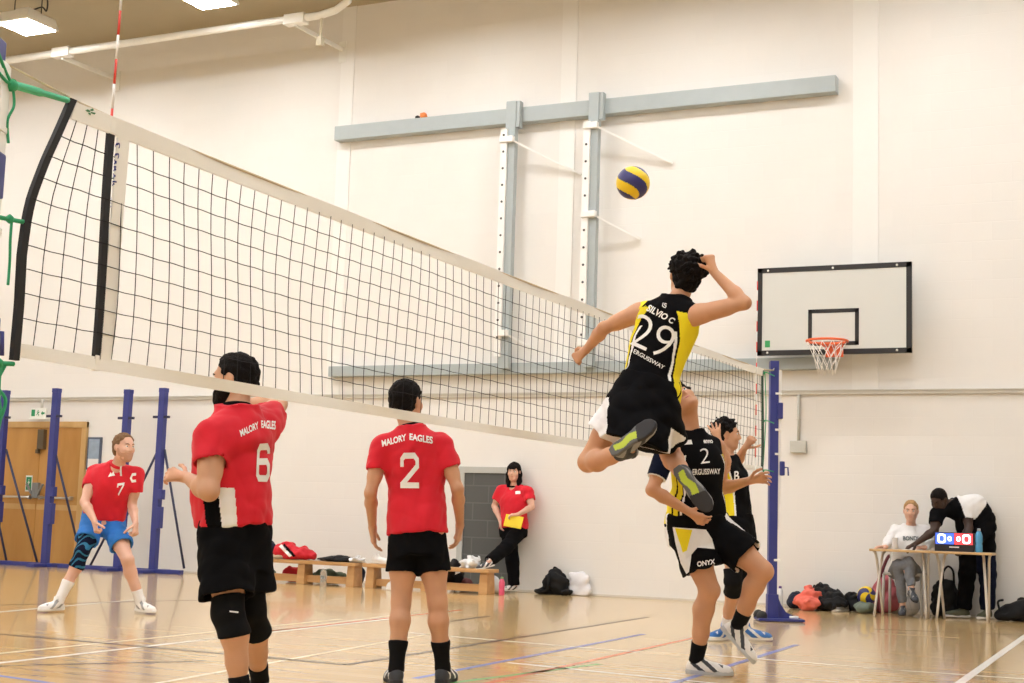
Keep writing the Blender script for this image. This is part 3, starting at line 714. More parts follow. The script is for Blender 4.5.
# the ball in the air
def volleyball(c, r, R3, name, label, cat, group):
    """18 curved panels, alternating yellow and blue"""
    m_ = MB(); bmesh.ops.create_icosphere(m_.bm, subdivisions=5, radius=r, matrix=Matrix.Translation(tuple(c)))
    for f in m_.bm.faces:
        p = (f.calc_center_median()-Vector(tuple(c))).normalized(); p = R3.transposed() @ p; f.smooth = True
        az, el = math.atan2(p.y, p.x), math.asin(max(-1, min(1, p.z)))
        w = (az/(2*math.pi)*6+1.25*math.sin(el)) % 2
        f.material_index = 0 if w < 1 else 1
        if min(abs(w-1), w, 2-w) < .025: f.material_index = 2
    o = m_.build(name, [mat('ball_yellow', (.88, .62, .02), .35, .4), mat('ball_navy', (.035, .035, .16), .35, .4), mat('ball_seam', (.10, .09, .10), .6)], None, tuple(c-vec(0, 0, r)))
    return tag(o, label, cat, group)
RB = Matrix((tuple(RGT), tuple(UPV), tuple(-FWD))).transposed() @ Matrix.Rotation(math.radians(8), 3, 'Z') @ Matrix.Rotation(math.radians(80), 3, 'X') @ Matrix.Rotation(math.radians(10), 3, 'Z')
volleyball(vec(.69, 3.887, 2.995), .104, RB, 'volleyball', 'yellow and dark blue volleyball in the air above the jumping player', 'ball', 'volleyballs')

# ================================================================== PEOPLE
def skin(name, c, v=.10):
    m = mat(name, c, .5, .35, var=v, scale=9)
    b = m.node_tree.nodes['Principled BSDF']; b.inputs['Subsurface Weight'].default_value = .08
    b.inputs['Subsurface Radius'].default_value = (.02, .008, .005); b.inputs['Subsurface Scale'].default_value = .5
    return m
SK_TAN = skin('skin_tan', (.60, .315, .18)); SK_FAIR = skin('skin_fair', (.70, .42, .31)); SK_WARM = skin('skin_warm', (.62, .345, .21)); SK_DARK = skin('skin_dark', (.055, .03, .022))
def hair_mat(n, c): return mat(n, c, .75, .12, var=.5, scale=45, bump=.8, bscale=120)
HR_BLACK = hair_mat('hair_black', (.008, .006, .0055)); HR_BROWN = hair_mat('hair_brown', (.20, .115, .06)); HR_BLOND = hair_mat('hair_blond', (.42, .26, .12))
C_RED = mat('jersey_red', (.68, .018, .035), .75, .2, var=.06, scale=14, sheen=.1); C_BLK = mat('cloth_black', (.005, .005, .006), .9, .08, var=.3, scale=12)
C_NAVY = mat('cloth_navy', (.006, .009, .026), .85, .1); C_WHITE = mat('cloth_white', (.84, .84, .85), .8, .2, var=.03); C_YEL = mat('jersey_yellow', (.88, .74, .02), .7, .25)
C_BLUE = mat('shorts_blue', (.03, .19, .60), .7, .25, var=.08); C_GREY = mat('leggings_grey', (.17, .18, .20), .8, .2, var=.25, scale=40); C_PRINT = mat('print_white', (.88, .88, .86), .7, .2, var=.01)
C_SOCKW = mat('sock_white', (.85, .84, .84), .8, .2); C_PAD = mat('pad_black', (.007, .007, .008), .85, .12, var=.3)
M_EYE = mat('eye_white', (.82, .80, .78), .2, .5); M_IRIS = mat('iris_dark', (.03, .02, .015), .2, .5); M_LIP = mat('lips', (.55, .20, .17), .5)

def J(u, v, hd): return at(u, v, hd=hd)
def Jy(u, v, y): return at(u, v, y=y)
Z = vec(0, 0, 1)
def D(r, f, u=0): return unit(RH*r+FH*f+Z*u)                       # direction from right / away / up shares
def lerp(a, b, t): return np.asarray(a)*(1-t)+np.asarray(b)*t

class Human:
    def __init__(s, j, girth=1., gd=1., belly=0., vs=.006, scale=1., chestw=1., waistw=1., hipw=1.):
        s.j = j; s.g = girth; s.vs = vs; s.sc = scale
        s.rh = unit(j['hpR']-j['hpL']); s.rs = unit(j['shR']-j['shL'])
        pel, nk = j['pel'], j['nk']; mid = j.get('mid'); mid = lerp(pel, nk, .5) if mid is None else 2*mid-.5*(pel+nk)
        s.S = lambda t: ((1-t)**2*pel+2*t*(1-t)*mid+t*t*nk) if t >= 0 else pel+(pel-lerp(pel, mid, 1))*(-t)*2*np.linalg.norm(nk-pel)/max(1e-6, 2*np.linalg.norm(mid-pel))
        A = unit(nk-pel); fw = unit(np.cross(A, s.rs)); s.fw = fw; s.A = A
        st = [(-.42, .158, .118, 0), (-.25, .165, .120, 0), (-.1, .172, .120, 0), (.05, .168, .118, 0), (.22, .150, .108, .008), (.36, .146, .106, .01), (.52, .160, .114, .01),
              (.68, .176*chestw, .118, .01), (.80, .176*chestw, .108, .0), (.88, .150*chestw, .092, -.01), (.95, .105, .075, -.012), (1.02, .062, .060, -.008)]
        L = []
        for t, w, d, o in st:
            w *= waistw if .2 < t < .6 else (hipw if t < .15 else 1); d *= hipw if t < .15 else 1
            b = belly*math.exp(-((t-.25)/.28)**2)
            L.append((t, s.S(t)+fw*(o+b*.6), w*girth*scale, (d*gd+b)*scale))
        s.lf = Loft(L, s.rh, s.rs)
        s.h = lambda t: (s.S(t)-s.lf.c0)@s.lf.A
    def lens(s, nm):
        j = s.j; d = lambda a, b: round(float(np.linalg.norm(j[a]-j[b])), 2)
        print(nm, 'torso', d('pel', 'nk'), 'head', d('nk', 'hd'), 'sh', d('shL', 'shR'), 'uaL', d('shL', 'elL'), 'faL', d('elL', 'wrL'), 'uaR', d('shR', 'elR'), 'faR', d('elR', 'wrR'),
              'thL', d('hpL', 'knL'), 'snL', d('knL', 'anL'), 'thR', d('hpR', 'knR'), 'snR', d('knR', 'anR'), 'pel z', round(float(j['pel'][2]), 2), 'head z', round(float(j['hd'][2]), 2), 'an z', round(float(j['anL'][2]), 2), round(float(j['anR'][2]), 2))
    def head_axes(s):
        f = unit(s.j['hf']); u = s.j.get('hu', Z); r = unit(np.cross(f, u)); u = np.cross(r, f); return r, f, u
    def hp(s, x, y, z):
        r, f, u = s.head_axes(); k = s.sc
        return s.j['hd']+(r*x+f*y+u*z)*k
    def body(s, label, m, group=None, arm=1., leg=1., jaw=1.):
        j, k, g = s.j, s.sc, s.g; F_ = Field([v for kk, v in j.items() if kk not in ('hf', 'hu', 'hL', 'hR', 'toL', 'toR', 'upL', 'upR')], .24, s.vs)
        F_.loft(s.lf, -.010, hmin=s.h(-.16))
        F_.cap(lerp(j['hpL'], j['hpR'], .5)+s.A*.02, j['pel'], .098*g*k, .10*g*k, .04)
        # neck and shoulders
        nb = j['nk']-s.A*.03*k; base = s.hp(0, -.022, -.055)
        F_.cap(nb, base, .058*k*g**.5, .052*k, .03)
        for sd in 'LR':
            sh, el, wr = j['sh'+sd], j['el'+sd], j['wr'+sd]
            F_.cap(j['nk']-s.A*.035*k, lerp(j['nk']-s.A*.05, sh, .85), .048*k, .048*k, .05)
            F_.cap(sh, lerp(sh, el, .12), .060*k*arm, .058*k*arm, .035)
            F_.cap(lerp(sh, el, .05), el, .052*k*arm, .039*k*arm, .03)
            F_.cap(lerp(sh, el, .38), lerp(sh, el, .62), .047*k*arm, .045*k*arm, .03)
            F_.cap(el, lerp(el, wr, .3), .038*k*arm, .041*k*arm, .02); F_.cap(lerp(el, wr, .3), wr, .041*k*arm, .0255*k*arm**.5, .02)
            s.hand(F_, sd)
            hp, kn, an = j['hp'+sd], j['kn'+sd], j['an'+sd]
            s.leg = leg; s.leg_forms(F_, sd)
        # head
        r, f, u = s.head_axes(); ax = (r, f, u)
        F_.ell(s.hp(0, -.012, .028), (.077*k, .097*k, .092*k), ax, .02)
        F_.ell(s.hp(0, .030, -.045), (.058*k*jaw, .060*k, .066*k), ax, .035); F_.ell(s.hp(0, .066, -.096), (.024*k*jaw, .020*k, .018*k), ax, .03)
        F_.cap(s.hp(-.05, 0, -.05), s.hp(-.03, .05, -.088), .016*k, .014*k, .03); F_.cap(s.hp(.05, 0, -.05), s.hp(.03, .05, -.088), .016*k, .014*k, .03)
        F_.cap(s.hp(-.030, .076, .030), s.hp(.030, .076, .030), .014*k, .014*k, .02)
        for sx in (-1, 1):
            F_.ell(s.hp(sx*.040, .058, -.022), (.024*k, .026*k, .024*k), ax, .03)
            F_.ell(s.hp(sx*.031, .098, .010), (.018*k, .014*k, .011*k), ax, .012, 'cut')
            F_.ell(s.hp(sx*.079, -.008, -.004), (.011*k, .021*k, .033*k), (unit(r*1+f*.35*sx), unit(f-r*.35*sx), u), .010)
        F_.cap(s.hp(0, .088, .016), s.hp(0, .106, -.022), .009*k, .0125*k, .014); F_.cap(s.hp(-.011, .094, -.028), s.hp(.011, .094, -.028), .009*k, .009*k, .01)
        F_.cap(s.hp(-.018, .080, -.054), s.hp(.018, .080, -.054), .010*k, .010*k, .01); F_.cap(s.hp(-.015, .079, -.066), s.hp(.015, .079, -.066), .010*k, .010*k, .01)
        me = F_.mesh('person', m); base_pt = s.j.get('base', lerp(j['anL'], j['anR'], .5)*vec(1, 1, 0))
        s.o = link('person', me, None, base_pt); tag(s.o, label, 'person', group)
        s.lens(label[:24]); return s.o
    def leg_forms(s, F_, sd, g=0., foot=True):
        j, k, leg = s.j, s.sc, s.leg; hp, kn, an, to = j['hp'+sd], j['kn'+sd], j['an'+sd], j['to'+sd]
        bk = unit(an-kn); back = -(to-bk*(to@bk)); back = unit(back) if np.linalg.norm(back) > .1 else s.fw*-1; c1 = lerp(kn, an, .28)+back*.014*k
        F_.cap(hp, lerp(hp, kn, .55), .088*k*leg+g, .074*k*leg+g, .04); F_.cap(lerp(hp, kn, .55), kn, .074*k*leg+g, .054*k*leg+g, .03)
        F_.cap(kn, c1, .052*k*leg+g, .056*k*leg+g, .025); F_.cap(c1, lerp(kn, an, .62)+back*.006, .056*k*leg+g, .043*k*leg+g, .025)
        F_.cap(lerp(kn, an, .6), an, .043*k*leg+g, .035*k*leg**.5+g, .025); F_.ell(kn-back*.022*k, (.034*k+g,)*3, k=.03)
        F_.cap(an, an+bk*.03*k, .033*k+g, .030*k+g, .02)
    def legwrap(s, name, sd, ta, tb, m, g=.008, wr=0, pick=None, pad=None):
        """a tube of cloth following the leg; ta/tb: 0 hip, 1 knee, 2 ankle"""
        j = s.j; P = lambda t: lerp(j['hp'+sd], j['kn'+sd], t) if t <= 1 else lerp(j['kn'+sd], j['an'+sd], t-1)
        a, b = P(ta), P(tb); na = unit(P(ta+.05)-a); nb = unit(b-P(tb-.05)); F_ = Field([a, b, P((ta+tb)/2)], .15, .005 if s.vs < .0065 else .006); s.leg_forms(F_, sd, g)
        if pad is not None: F_.ell(*pad, k=.04)
        if wr: F_.wrinkle(wr, 8)
        F_.everywhere(lambda x, y, z: np.maximum((a[0]-x)*na[0]+(a[1]-y)*na[1]+(a[2]-z)*na[2], (x-b[0])*nb[0]+(y-b[1])*nb[1]+(z-b[2])*nb[2]), .004)
        return link(name, F_.mesh(name, m, pick), s.o)
    def hand(s, F_, sd):
        d, n, curl = s.j['h'+sd][:3]; spread = s.j['h'+sd][3] if len(s.j['h'+sd]) > 3 else .12; k = s.sc
        d = unit(d); n = unit(n-d*(n@d)); t = np.cross(d, n) if sd == 'R' else np.cross(n, d); w = s.j['wr'+sd]
        kn = [w+d*.088*k+t*x*k for x in (.027, .009, -.009, -.026)]
        for q, rr in zip(kn, (.0125, .013, .0125, .0115)): F_.cap(w+d*.01, q, .019*k, rr*k, .012)
        F_.cap(kn[0], kn[3], .0125*k, .0115*k, .012)
        mr = max(1., s.vs*1.35/.0085)
        for i, (q, L) in enumerate(zip(kn, (.070, .079, .073, .056))):
            a = 0; p = q; sp = unit(d+t*spread*(1.2, .35, -.45, -1.25)[i])
            for m_, (fr, bend) in enumerate(((.45, .75), (.31, 1.25), (.24, .9))):
                a += bend*curl*(1+.08*i); dd = sp*math.cos(a)+n*math.sin(a); e = p+dd*L*fr*k
                F_.cap(p, e, (.0092-.0008*m_)*k*mr, (.0086-.0008*m_)*k*mr, .004); p = e
        p = w+d*.022*k+t*.022*k+n*.006; dd = unit(d*.62+t*.78+n*.25)
        for fr, bend in ((.045, 0), (.034, .5), (.027, .5)):
            dd = unit(dd+bend*(d*.6-t*.3+n*curl*.9)*.9); e = p+dd*fr*k; F_.cap(p, e, .0125*k if fr > .04 else .0095*k*mr, .0095*k*mr, .008); p = e
    # -------------------------------------------------------------- clothes
    def shirt(s, m, sleeve=.5, grow=.016, hem=-.2, sr=(.075, .070), seed=1, wr=.009, name='shirt', hemgrow=.0, pick=None, vs=None, arm_hole=.078, loose=0., neck=.060, vneck=0., long=False, nolegs=True):
        j, k = s.j, s.sc; vs = vs or max(.0065, s.vs); P = [s.S(hem), s.S(1.05), j['shL'], j['shR']]
        if sleeve: P += [lerp(j['sh'+d], j['el'+d], min(1, sleeve)) for d in 'LR']
        if long: P += [j['wrL'], j['wrR']]
        F_ = Field(P, .27, vs); F_.loft(s.lf, grow, hmin=s.h(hem), hmax=s.lf.h1+.01)
        if hemgrow: F_.loft(s.lf, grow+hemgrow, .10, hmin=s.h(hem), hmax=s.h(.02))
        for d in 'LR':
            if hem < .06:
                q = j['hp'+d]+s.lf.A*(s.h(hem)-(j['hp'+d]-s.lf.c0)@s.lf.A); F_.cap(q, q+s.lf.A*.14, .084*k*s.leg+grow, .07*k*s.leg+grow, .03, start='flat')
            F_.cap(j['nk']-s.A*.035*k, lerp(j['nk']-s.A*.05, j['sh'+d], .85), .048*k+grow*.7, .052*k+grow*.7, .05)
            if sleeve:
                e = lerp(j['sh'+d], j['el'+d], sleeve); F_.cap(j['sh'+d], e, sr[0]*k, sr[1]*k, .035, end='flat' if not long else None)
                if long:
                    w = lerp(j['el'+d], j['wr'+d], .93); F_.cap(j['el'+d], w, sr[1]*k, sr[1]*.72*k, .03, end='flat')
        F_.wrinkle(wr, seed)
        for d in 'LR':
            if sleeve and not long:
                e = lerp(j['sh'+d], j['el'+d], sleeve); dd = unit(j['el'+d]-j['sh'+d]); F_.cap(e-dd*.025, e+dd*.012, (sr[1]-.013)*k, (sr[1]-.011)*k, .004, 'cut', end='flat', start='flat')
            if not sleeve:
                sh, el = j['sh'+d], j['el'+d]; out = s.rs*(1 if d == 'R' else -1); dd = unit(el-sh)
                F_.cap(sh+out*.062*k-s.A*.080*k, sh+out*.095*k+s.A*.05*k, arm_hole*.85*k, arm_hole*.8*k, .008, 'cut'); F_.cap(sh+dd*.060, lerp(sh, el, .8), .062*k, .058*k, .008, 'cut')
        F_.cap(j['nk']+s.A*.012, j['nk']+s.A*.2, neck*k, neck*k, .008, 'cut')
        if vneck: F_.ell(j['nk']+s.fw*.065*k+s.A*(.02-vneck*.5)*k, (.046*k, .05*k, .035*k+vneck*.5), (s.rs, s.fw, s.A), .01, 'cut')
        F_.cap(s.S(hem)-s.A*.06, s.S(hem)+s.A*.012, .12*s.g*k, .11*s.g*k, .005, 'cut')
        me = F_.mesh(name, m, pick); return link(name, me, s.o)
    def collar(s, m, r=.063, th=.011, parent=None, up=.018):
        j = s.j; A = unit(s.A*.8+unit(s.hp(0, -.02, -.06)-j['nk'])*.4)
        return MB().ring(j['nk']+A*up, A, r*s.sc, th, 28, 8, 1.5).build('collar', m, parent)
    def shorts(s, m, leg=.55, grow=.022, waist=.12, rr=(.108, .112), seed=2, wr=.010, name='shorts', pick=None, flare=0, vs=None, cut=True):
        j, k = s.j, s.sc; vs = vs or max(.0065, s.vs); E_ = {d: lerp(j['hp'+d], j['kn'+d], leg) for d in 'LR'}
        F_ = Field([s.S(waist), s.S(-.3), E_['L'], E_['R'], j['hpL'], j['hpR']], .2, vs); F_.loft(s.lf, grow, hmin=s.h(-.34), hmax=s.h(waist))
        for d in 'LR': F_.cap(j['hp'+d], E_[d], rr[0]*k*s.g**.5, rr[1]*k*s.g**.5, .045, end='flat')
        F_.wrinkle(wr, seed, freq=(12, 36))
        if cut:
            for d in 'LR':
                dd = unit(j['kn'+d]-j['hp'+d]); F_.cap(E_[d]-dd*.045, E_[d]+dd*.02, (rr[1]*s.g**.5-.020)*k, (rr[1]*s.g**.5-.016)*k, .004, 'cut', end='flat', start='flat')
        me = F_.mesh(name, m, pick); return link(name, me, s.o)
    def trousers(s, m, r=(.105, .078, .066), grow=.02, waist=.14, end=.97, seed=3, wr=.010, pick=None, name='trousers'):
        j, k = s.j, s.sc; F_ = Field([s.S(waist), j['hpL'], j['hpR'], j['knL'], j['knR'], j['anL'], j['anR']], .17, max(.008, s.vs)); F_.loft(s.lf, grow, hmin=s.h(-.25), hmax=s.h(waist))
        for d in 'LR':
            a = lerp(j['kn'+d], j['an'+d], end); F_.cap(j['hp'+d], j['kn'+d], r[0]*k, r[1]*k, .04); F_.cap(j['kn'+d], a, r[1]*k, r[2]*k, .03, end='flat')
        F_.wrinkle(wr, seed); return link(name, F_.mesh(name, m, pick), s.o)
    def band(s, name, a, b, r0, r1, m, bulge=None, pick=None, parent=None, vs=.005, wr=0):
        F_ = Field([a, b], max(r0, r1)+.06, vs); F_.cap(a, b, r0, r1, .01, end='flat', start='flat')
        if bulge is not None: F_.ell(bulge[0], bulge[1], k=.03)
        if wr: F_.wrinkle(wr, 8)
        return link(name, F_.mesh(name, m, pick), parent or s.o)
    def sock(s, sd, m, top=.30, r=(.050, .044)):
        return s.legwrap('sock', sd, 2-top, 2.13, m, .006)
    def shoe(s, sd, mu, ms, pick=None, L=.29, sole_h=.026, spick=None):
        j = s.j; k = s.sc*L/.29; an = j['an'+sd]; to = unit(j['to'+sd]); up = j.get('up'+sd); up = unit(an*0+Z if up is None else up)
        up = unit(up-to*(to@up)); sx = np.cross(to, up); O = an-up*.083*k-to*.062*k; q = lambda a, b, c: O+(to*a+sx*b+up*c)*k; ax = (sx, to, up)
        F_ = Field([q(0, 0, 0), q(.29, 0, 0), q(.05, 0, .13)], .07, .0045 if s.vs < .0065 else .006)
        F_.ell(q(.052, 0, .040), (.037*k, .052*k, .052*k), ax, .02); F_.cap(q(.058, 0, .06), q(.07, 0, .115), .038*k, .040*k, .02)
        F_.cap(q(.10, 0, .055), q(.17, 0, .036), .038*k, .036*k, .03); F_.ell(q(.185, 0, .034), (.047*k, .09*k, .034*k), ax, .03); F_.ell(q(.235, .004, .028), (.042*k, .052*k, .026*k), ax, .02)
        F_.everywhere(lambda x, y, z: -((x-O[0])*up[0]+(y-O[1])*up[1]+(z-O[2])*up[2])+.016*k, .004)
        F_.cap(q(.062, 0, .10), q(.074, 0, .20), .034*k, .036*k, .006, 'cut')
        def pk(C):
            c = (C-O)/k; return pick(c@to, c@sx, c@up)
        u_ = link('shoe', F_.mesh('shoe', mu, pk if pick else None), s.o)
        spk = None if spick is None else (lambda C: spick((C-O)@to/k, (C-O)@sx/k, (C-O)@up/k))
        S_ = Field([q(0, 0, 0), q(.29, 0, 0)], .06, .0045 if s.vs < .0065 else .006)
        def sole(x, y, z):
            a = ((x-O[0])*to[0]+(y-O[1])*to[1]+(z-O[2])*to[2])/k; b = ((x-O[0])*sx[0]+(y-O[1])*sx[1]+(z-O[2])*sx[2])/k; c = ((x-O[0])*up[0]+(y-O[1])*up[1]+(z-O[2])*up[2])/k
            w = np.interp(np.clip(a, 0, .29), [0, .03, .09, .14, .20, .25, .28, .29], [.022, .037, .036, .036, .049, .045, .028, .012]).astype(np.float32)
            d = np.maximum(np.abs(b)-w, np.maximum(-a-.002, a-.292)); return np.maximum(d, np.maximum(-c, c-sole_h-.02*np.clip((.06-a)*4, 0, .3)-.05*np.clip(a-.22, 0, 1)))*k
        S_.op(sole, O-.35, O+.35, .002); link('sole', S_.mesh('sole', ms, spk), u_); return u_
    def hair(s, m, grow=.012, lump=.004, seed=1, line=(.045, .60), low=-.07, name='hair', extra=None, freq=(45, 110), tufts=0):
        k = s.sc; r, f, u = s.head_axes(); ax = (r, f, u); c = s.j['hd']
        F_ = Field([c], .25 if extra is None else .42, .0045 if s.vs < .0065 else .006); F_.ell(s.hp(0, -.014, .030), ((.077+grow)*k, (.098+grow)*k, (.092+grow)*k), ax, .01)
        F_.ell(s.hp(0, -.055, -.03), ((.062+grow*.6)*k, (.05+grow*.6)*k, .062*k), ax, .02)
        rg = np.random.RandomState(seed+40)
        for _ in range(tufts):
            d = rg.normal(size=3); d[2] = abs(d[2])*.9-.1; d[1] -= .25; d /= np.linalg.norm(d); a = np.array([d[0]*(.074+grow), d[1]*(.094+grow)-.014, d[2]*(.088+grow)+.03]); b = a+(d+rg.normal(size=3)*.6)*.013
            F_.cap(s.hp(*a), s.hp(*b), .016*k, .007*k, .012)
        F_.wrinkle(lump, seed, freq=freq, n=6, stretch=(1, 1, 1))
        def cutf(x, y, z):
            q = [x-c[0], y-c[1], z-c[2]]; Yh = (q[0]*f[0]+q[1]*f[1]+q[2]*f[2])/k; Zh = (q[0]*u[0]+q[1]*u[1]+q[2]*u[2])/k
            return np.maximum(Yh-line[0]-line[1]*(Zh-.04)+.006*np.sin(Zh*160), low-Zh)
        F_.everywhere(cutf, .012)
        if extra: extra(F_)
        for sx in (-1, 1): F_.ell(s.hp(sx*.085, .004, -.006), (.02*k, .024*k, .034*k), ax, .01, 'cut')
        return link(name, F_.mesh(name, m), s.o)
    def face(s, brow, eyes=True, lips=True):
        k = s.sc; ax = s.head_axes()
        for sx in (-1, 1):
            if eyes:
                M_ = frame(s.hp(sx*.031, .074, .010), *ax); m_ = MB(); bmesh.ops.create_uvsphere(m_.bm, u_segments=14, v_segments=10, radius=.0135*k, matrix=M_)
                for f_ in m_.bm.faces: f_.smooth = True
                e = m_.build('eye', M_EYE, s.o); m_ = MB(); bmesh.ops.create_uvsphere(m_.bm, u_segments=10, v_segments=8, radius=.0062*k, matrix=frame(s.hp(sx*.031, .0835, .010), *ax)); m_.build('iris', M_IRIS, e)
            MB().tube([s.hp(sx*.014, .0905, .026), s.hp(sx*.030, .090, .033), s.hp(sx*.046, .078, .028)], [.0035*k, .0045*k, .0025*k], 6).build('eyebrow', brow, s.o)
        if lips: MB().tube(curve([s.hp(-.021, .085, -.058), s.hp(-.008, .0915, -.0575), s.hp(0, .0915, -.059), s.hp(.008, .0915, -.0575), s.hp(.021, .085, -.058)], 3), [.0015*k]+[.0045*k]*11+[.0015*k], 6).build('mouth', M_LIP, s.o)
    def beard(s, m, top=-.045, g=0.):
        k = s.sc; r, f, u = s.head_axes(); ax = (r, f, u); c = s.j['hd']; F_ = Field([c], .2, .0045)
        F_.ell(s.hp(0, .030, -.047), ((.065+g)*k, (.067+g)*k, (.074+g)*k), ax, .02); F_.ell(s.hp(0, .070, -.100), ((.030+g)*k, (.026+g)*k, (.026+g)*k), ax, .03)
        F_.cap(s.hp(-.068, .012, .0), s.hp(-.058, .02, -.05), .012*k, .016*k, .02); F_.cap(s.hp(.068, .012, .0), s.hp(.058, .02, -.05), .012*k, .016*k, .02)
        F_.wrinkle(.002, 3, freq=(120, 240), n=8)
        F_.everywhere(lambda x, y, z: ((x-c[0])*u[0]+(y-c[1])*u[1]+(z-c[2])*u[2])/k-.005+np.abs((x-c[0])*f[0]+(y-c[1])*f[1]+(z-c[2])*f[2])/k*.55-.0, .01)
        return link('beard', F_.mesh('beard', m), s.o)

def floor_ankle(u, v, toe, h=.085):
    """ankle above a heel that stands on the floor at photo pixel (u, v)"""
    p = at(u, v, z=0); return p+vec(0, 0, h)+unit(toe)*.05
SOLE_W = mat('sole_white', (.82, .82, .80), .6); SOLE_B = mat('sole_dark', (.03, .03, .035), .7); SOLE_G = mat('sole_mid_grey', (.12, .125, .13), .7); SOLE_Y = mat('sole_lime', (.50, .62, .06), .6)
SH_W = mat('shoe_white', (.82, .81, .79), .5); SH_DK = mat('shoe_dark', (.045, .05, .06), .6); SH_GREY = mat('shoe_grey', (.28, .28, .27), .6); SH_BLUE = mat('shoe_blue', (.04, .17, .50), .5)
stripe = lambda a, b, c: ((np.abs(np.sin(a*36+c*46)) > .80) & (a > .03) & (a < .23) & (np.abs(b) > .018)).astype(int)
BLOCK = dict(zip('26', ([[(.10, .62), (.10, .84), (.22, .94), (.72, .94), (.86, .82), (.86, .64), (.14, .14), (.14, .08)], [(.02, .09), (.92, .09)]],
                        [[(.86, .74), (.86, .84), (.74, .94), (.24, .94), (.12, .82), (.12, .18), (.24, .07), (.74, .07), (.86, .18), (.86, .42), (.74, .53), (.14, .53)]])))

# ---- the hitter: black and yellow vest 29, in the air, arm cocked behind the head
h0 = 8.20
j = dict(pel=J(643, 409, h0), mid=J(657, 354, h0+.06), nk=J(676.5, 302, h0+.02), hd=J(685.5, 276.5, h0+.06), hf=D(-.10, .95, .22), hu=Z+RH*.16,
         shL=J(640, 312.5, h0+.09), shR=J(696, 315, h0-.08), elL=J(604, 328, h0+.25), wrL=J(587, 349, h0+.40), elR=J(744.5, 303, h0-.18), wrR=J(714, 272, h0-.07),
         hpL=J(626.5, 407, h0+.02), hpR=J(659.5, 417, h0-.02), knL=J(588, 462, h0+.12), anL=J(627, 451, h0-.24), knR=J(671, 456, h0+.26), anR=J(685, 476, h0-.10),
         toL=unit(J(656, 436, h0-.30)-J(630, 454, h0-.24)), upL=D(.2, .85, -.5), toR=unit(J(712, 516, h0-.12)-J(687, 484, h0-.10)), upR=D(.2, 1, .1),
         hL=(D(-.62, .35, -.55), D(.2, .8, -.4), 1.3), hR=(D(-.30, .1, .9), D(-.55, .8, .1), 1.7, .04))
j['base'] = at(655, 655, hd=h0)*vec(1, 1, 0)
P29 = Human(j, vs=.0055, girth=.98, scale=1.04)
P29.body('person jumping in a black and yellow vest numbered 29, fist cocked behind the head', SK_TAN, 'players in black and yellow', arm=.92, leg=1.02)
P29.hair(HR_BLACK, .012, .008, 4, line=(.05, .75), low=-.082, tufts=170); P29.face(HR_BLACK)
def vest_pick(C):
    th, t = P29.lf.theta(C); r = np.zeros(len(C), int)
    # theta runs from the front (0) over the right side (90) to the back (180)
    edge = np.interp(t, [.30, .45, .6, .72, .80, .86, .92], [128, 122, 124, 132, 142, 150, 158])
    for sg in (1, -1):
        a = th*sg
        pan = (a > 60) & (a < edge) & (t > .28) & (t < .90); r[pan] = 1
        r[(a > edge+5) & (a < edge+11) & (t > .28) & (t < .78)] = 2
        r[pan & (np.abs(a-edge+14+8*np.sin(t*18)) < 2.2) & (t < .5)] = 0
    return r
vest = P29.shirt([C_BLK, C_YEL, C_PRINT], 0, .013, hem=-.02, seed=3, wr=.007, name='vest', pick=vest_pick, vs=.005)
sh29 = P29.shorts([C_BLK, C_WHITE], .50, .030, .27, (.112, .122), 5, .014, vs=.006,
                  pick=lambda C: (lambda th, t: ((th < -55) & (th > -124) & (t < .29)) | ((th > 55) & (th < 112) & (t < .20)))(*P29.lf.theta(C)).astype(int))
T = lambda a, b, **k: text_mesh(a, b, **k)
decal('number', T('29', -.012, spacing=.95), [(630, 344), (664, 360), (679, 331), (639, 312)], vest, C_PRINT, .003)
decal('lettering', T('SILVIO C', .03), [(646, 310.5), (672, 324), (676, 319), (650, 304.5)], vest, C_PRINT, .003)
decal('lettering', T('ERGUSSWAY', .01), [(633.5, 353), (663, 369.5), (665, 366), (635, 349)], vest, C_PRINT, .003)
decal('emblem', strokes_mesh([[(0, 1), (0, .2), (.3, 0), (.8, 0), (1, .5), (.5, .6), (.5, 1), (1, 1)]], .1), [(662, 307), (666.5, 308.5), (667.5, 304), (663, 302.5)], vest, C_PRINT, .003)
decal('shoulder_flash', poly_mesh([[(0, 0), (.15, .75), (1, 1), (.55, .55)], [(.2, -.1), (.35, .2), (.8, .6), (.5, .1)]]), [(636, 314), (649, 314), (649, 300), (636, 300)], vest, C_YEL, .003)
for sd in 'LR':
    P29.sock(sd, mat('sock_charcoal', (.05, .055, .065), .8), .20)
    P29.shoe(sd, [SH_GREY, SH_DK], [SOLE_G, SOLE_Y, SOLE_B], stripe, spick=lambda a, b, c: np.where(a > .175+.3*b, 2, np.where((a > .03) & (np.abs(b-.006*np.sin(a*60)) < .017+.03*a), 1, 0)))

# ---- red shirt 2, back to us under the net
t2L, t2R = D(-.22, 1), D(.2, 1)
aL, aR = floor_ankle(397, 686, t2L), floor_ankle(440, 685, t2R); h2 = 8.10
j = dict(pel=J(417.5, 523, h2), nk=J(411.5, 430, h2+.02), mid=J(416, 476, h2+.02), hd=J(406.5, 402, h2+.05), hf=D(.52, .85, .05), shL=J(382, 447, h2), shR=J(442.5, 446, h2+.02),
         elL=J(370.5, 493, h2-.05), wrL=J(372.5, 526, h2+.12), elR=J(457.5, 489, h2-.03), wrR=J(460, 524, h2+.14), hpL=J(405.5, 531, h2), hpR=J(429, 531, h2),
         knL=J(401, 602, h2-.02), knR=J(437.5, 602, h2-.02), anL=aL, anR=aR, toL=t2L, toR=t2R, hL=(D(.1, .2, -1), D(1, .2, 0), .35), hR=(D(-.1, .15, -1), D(-1, .2, 0), .35))
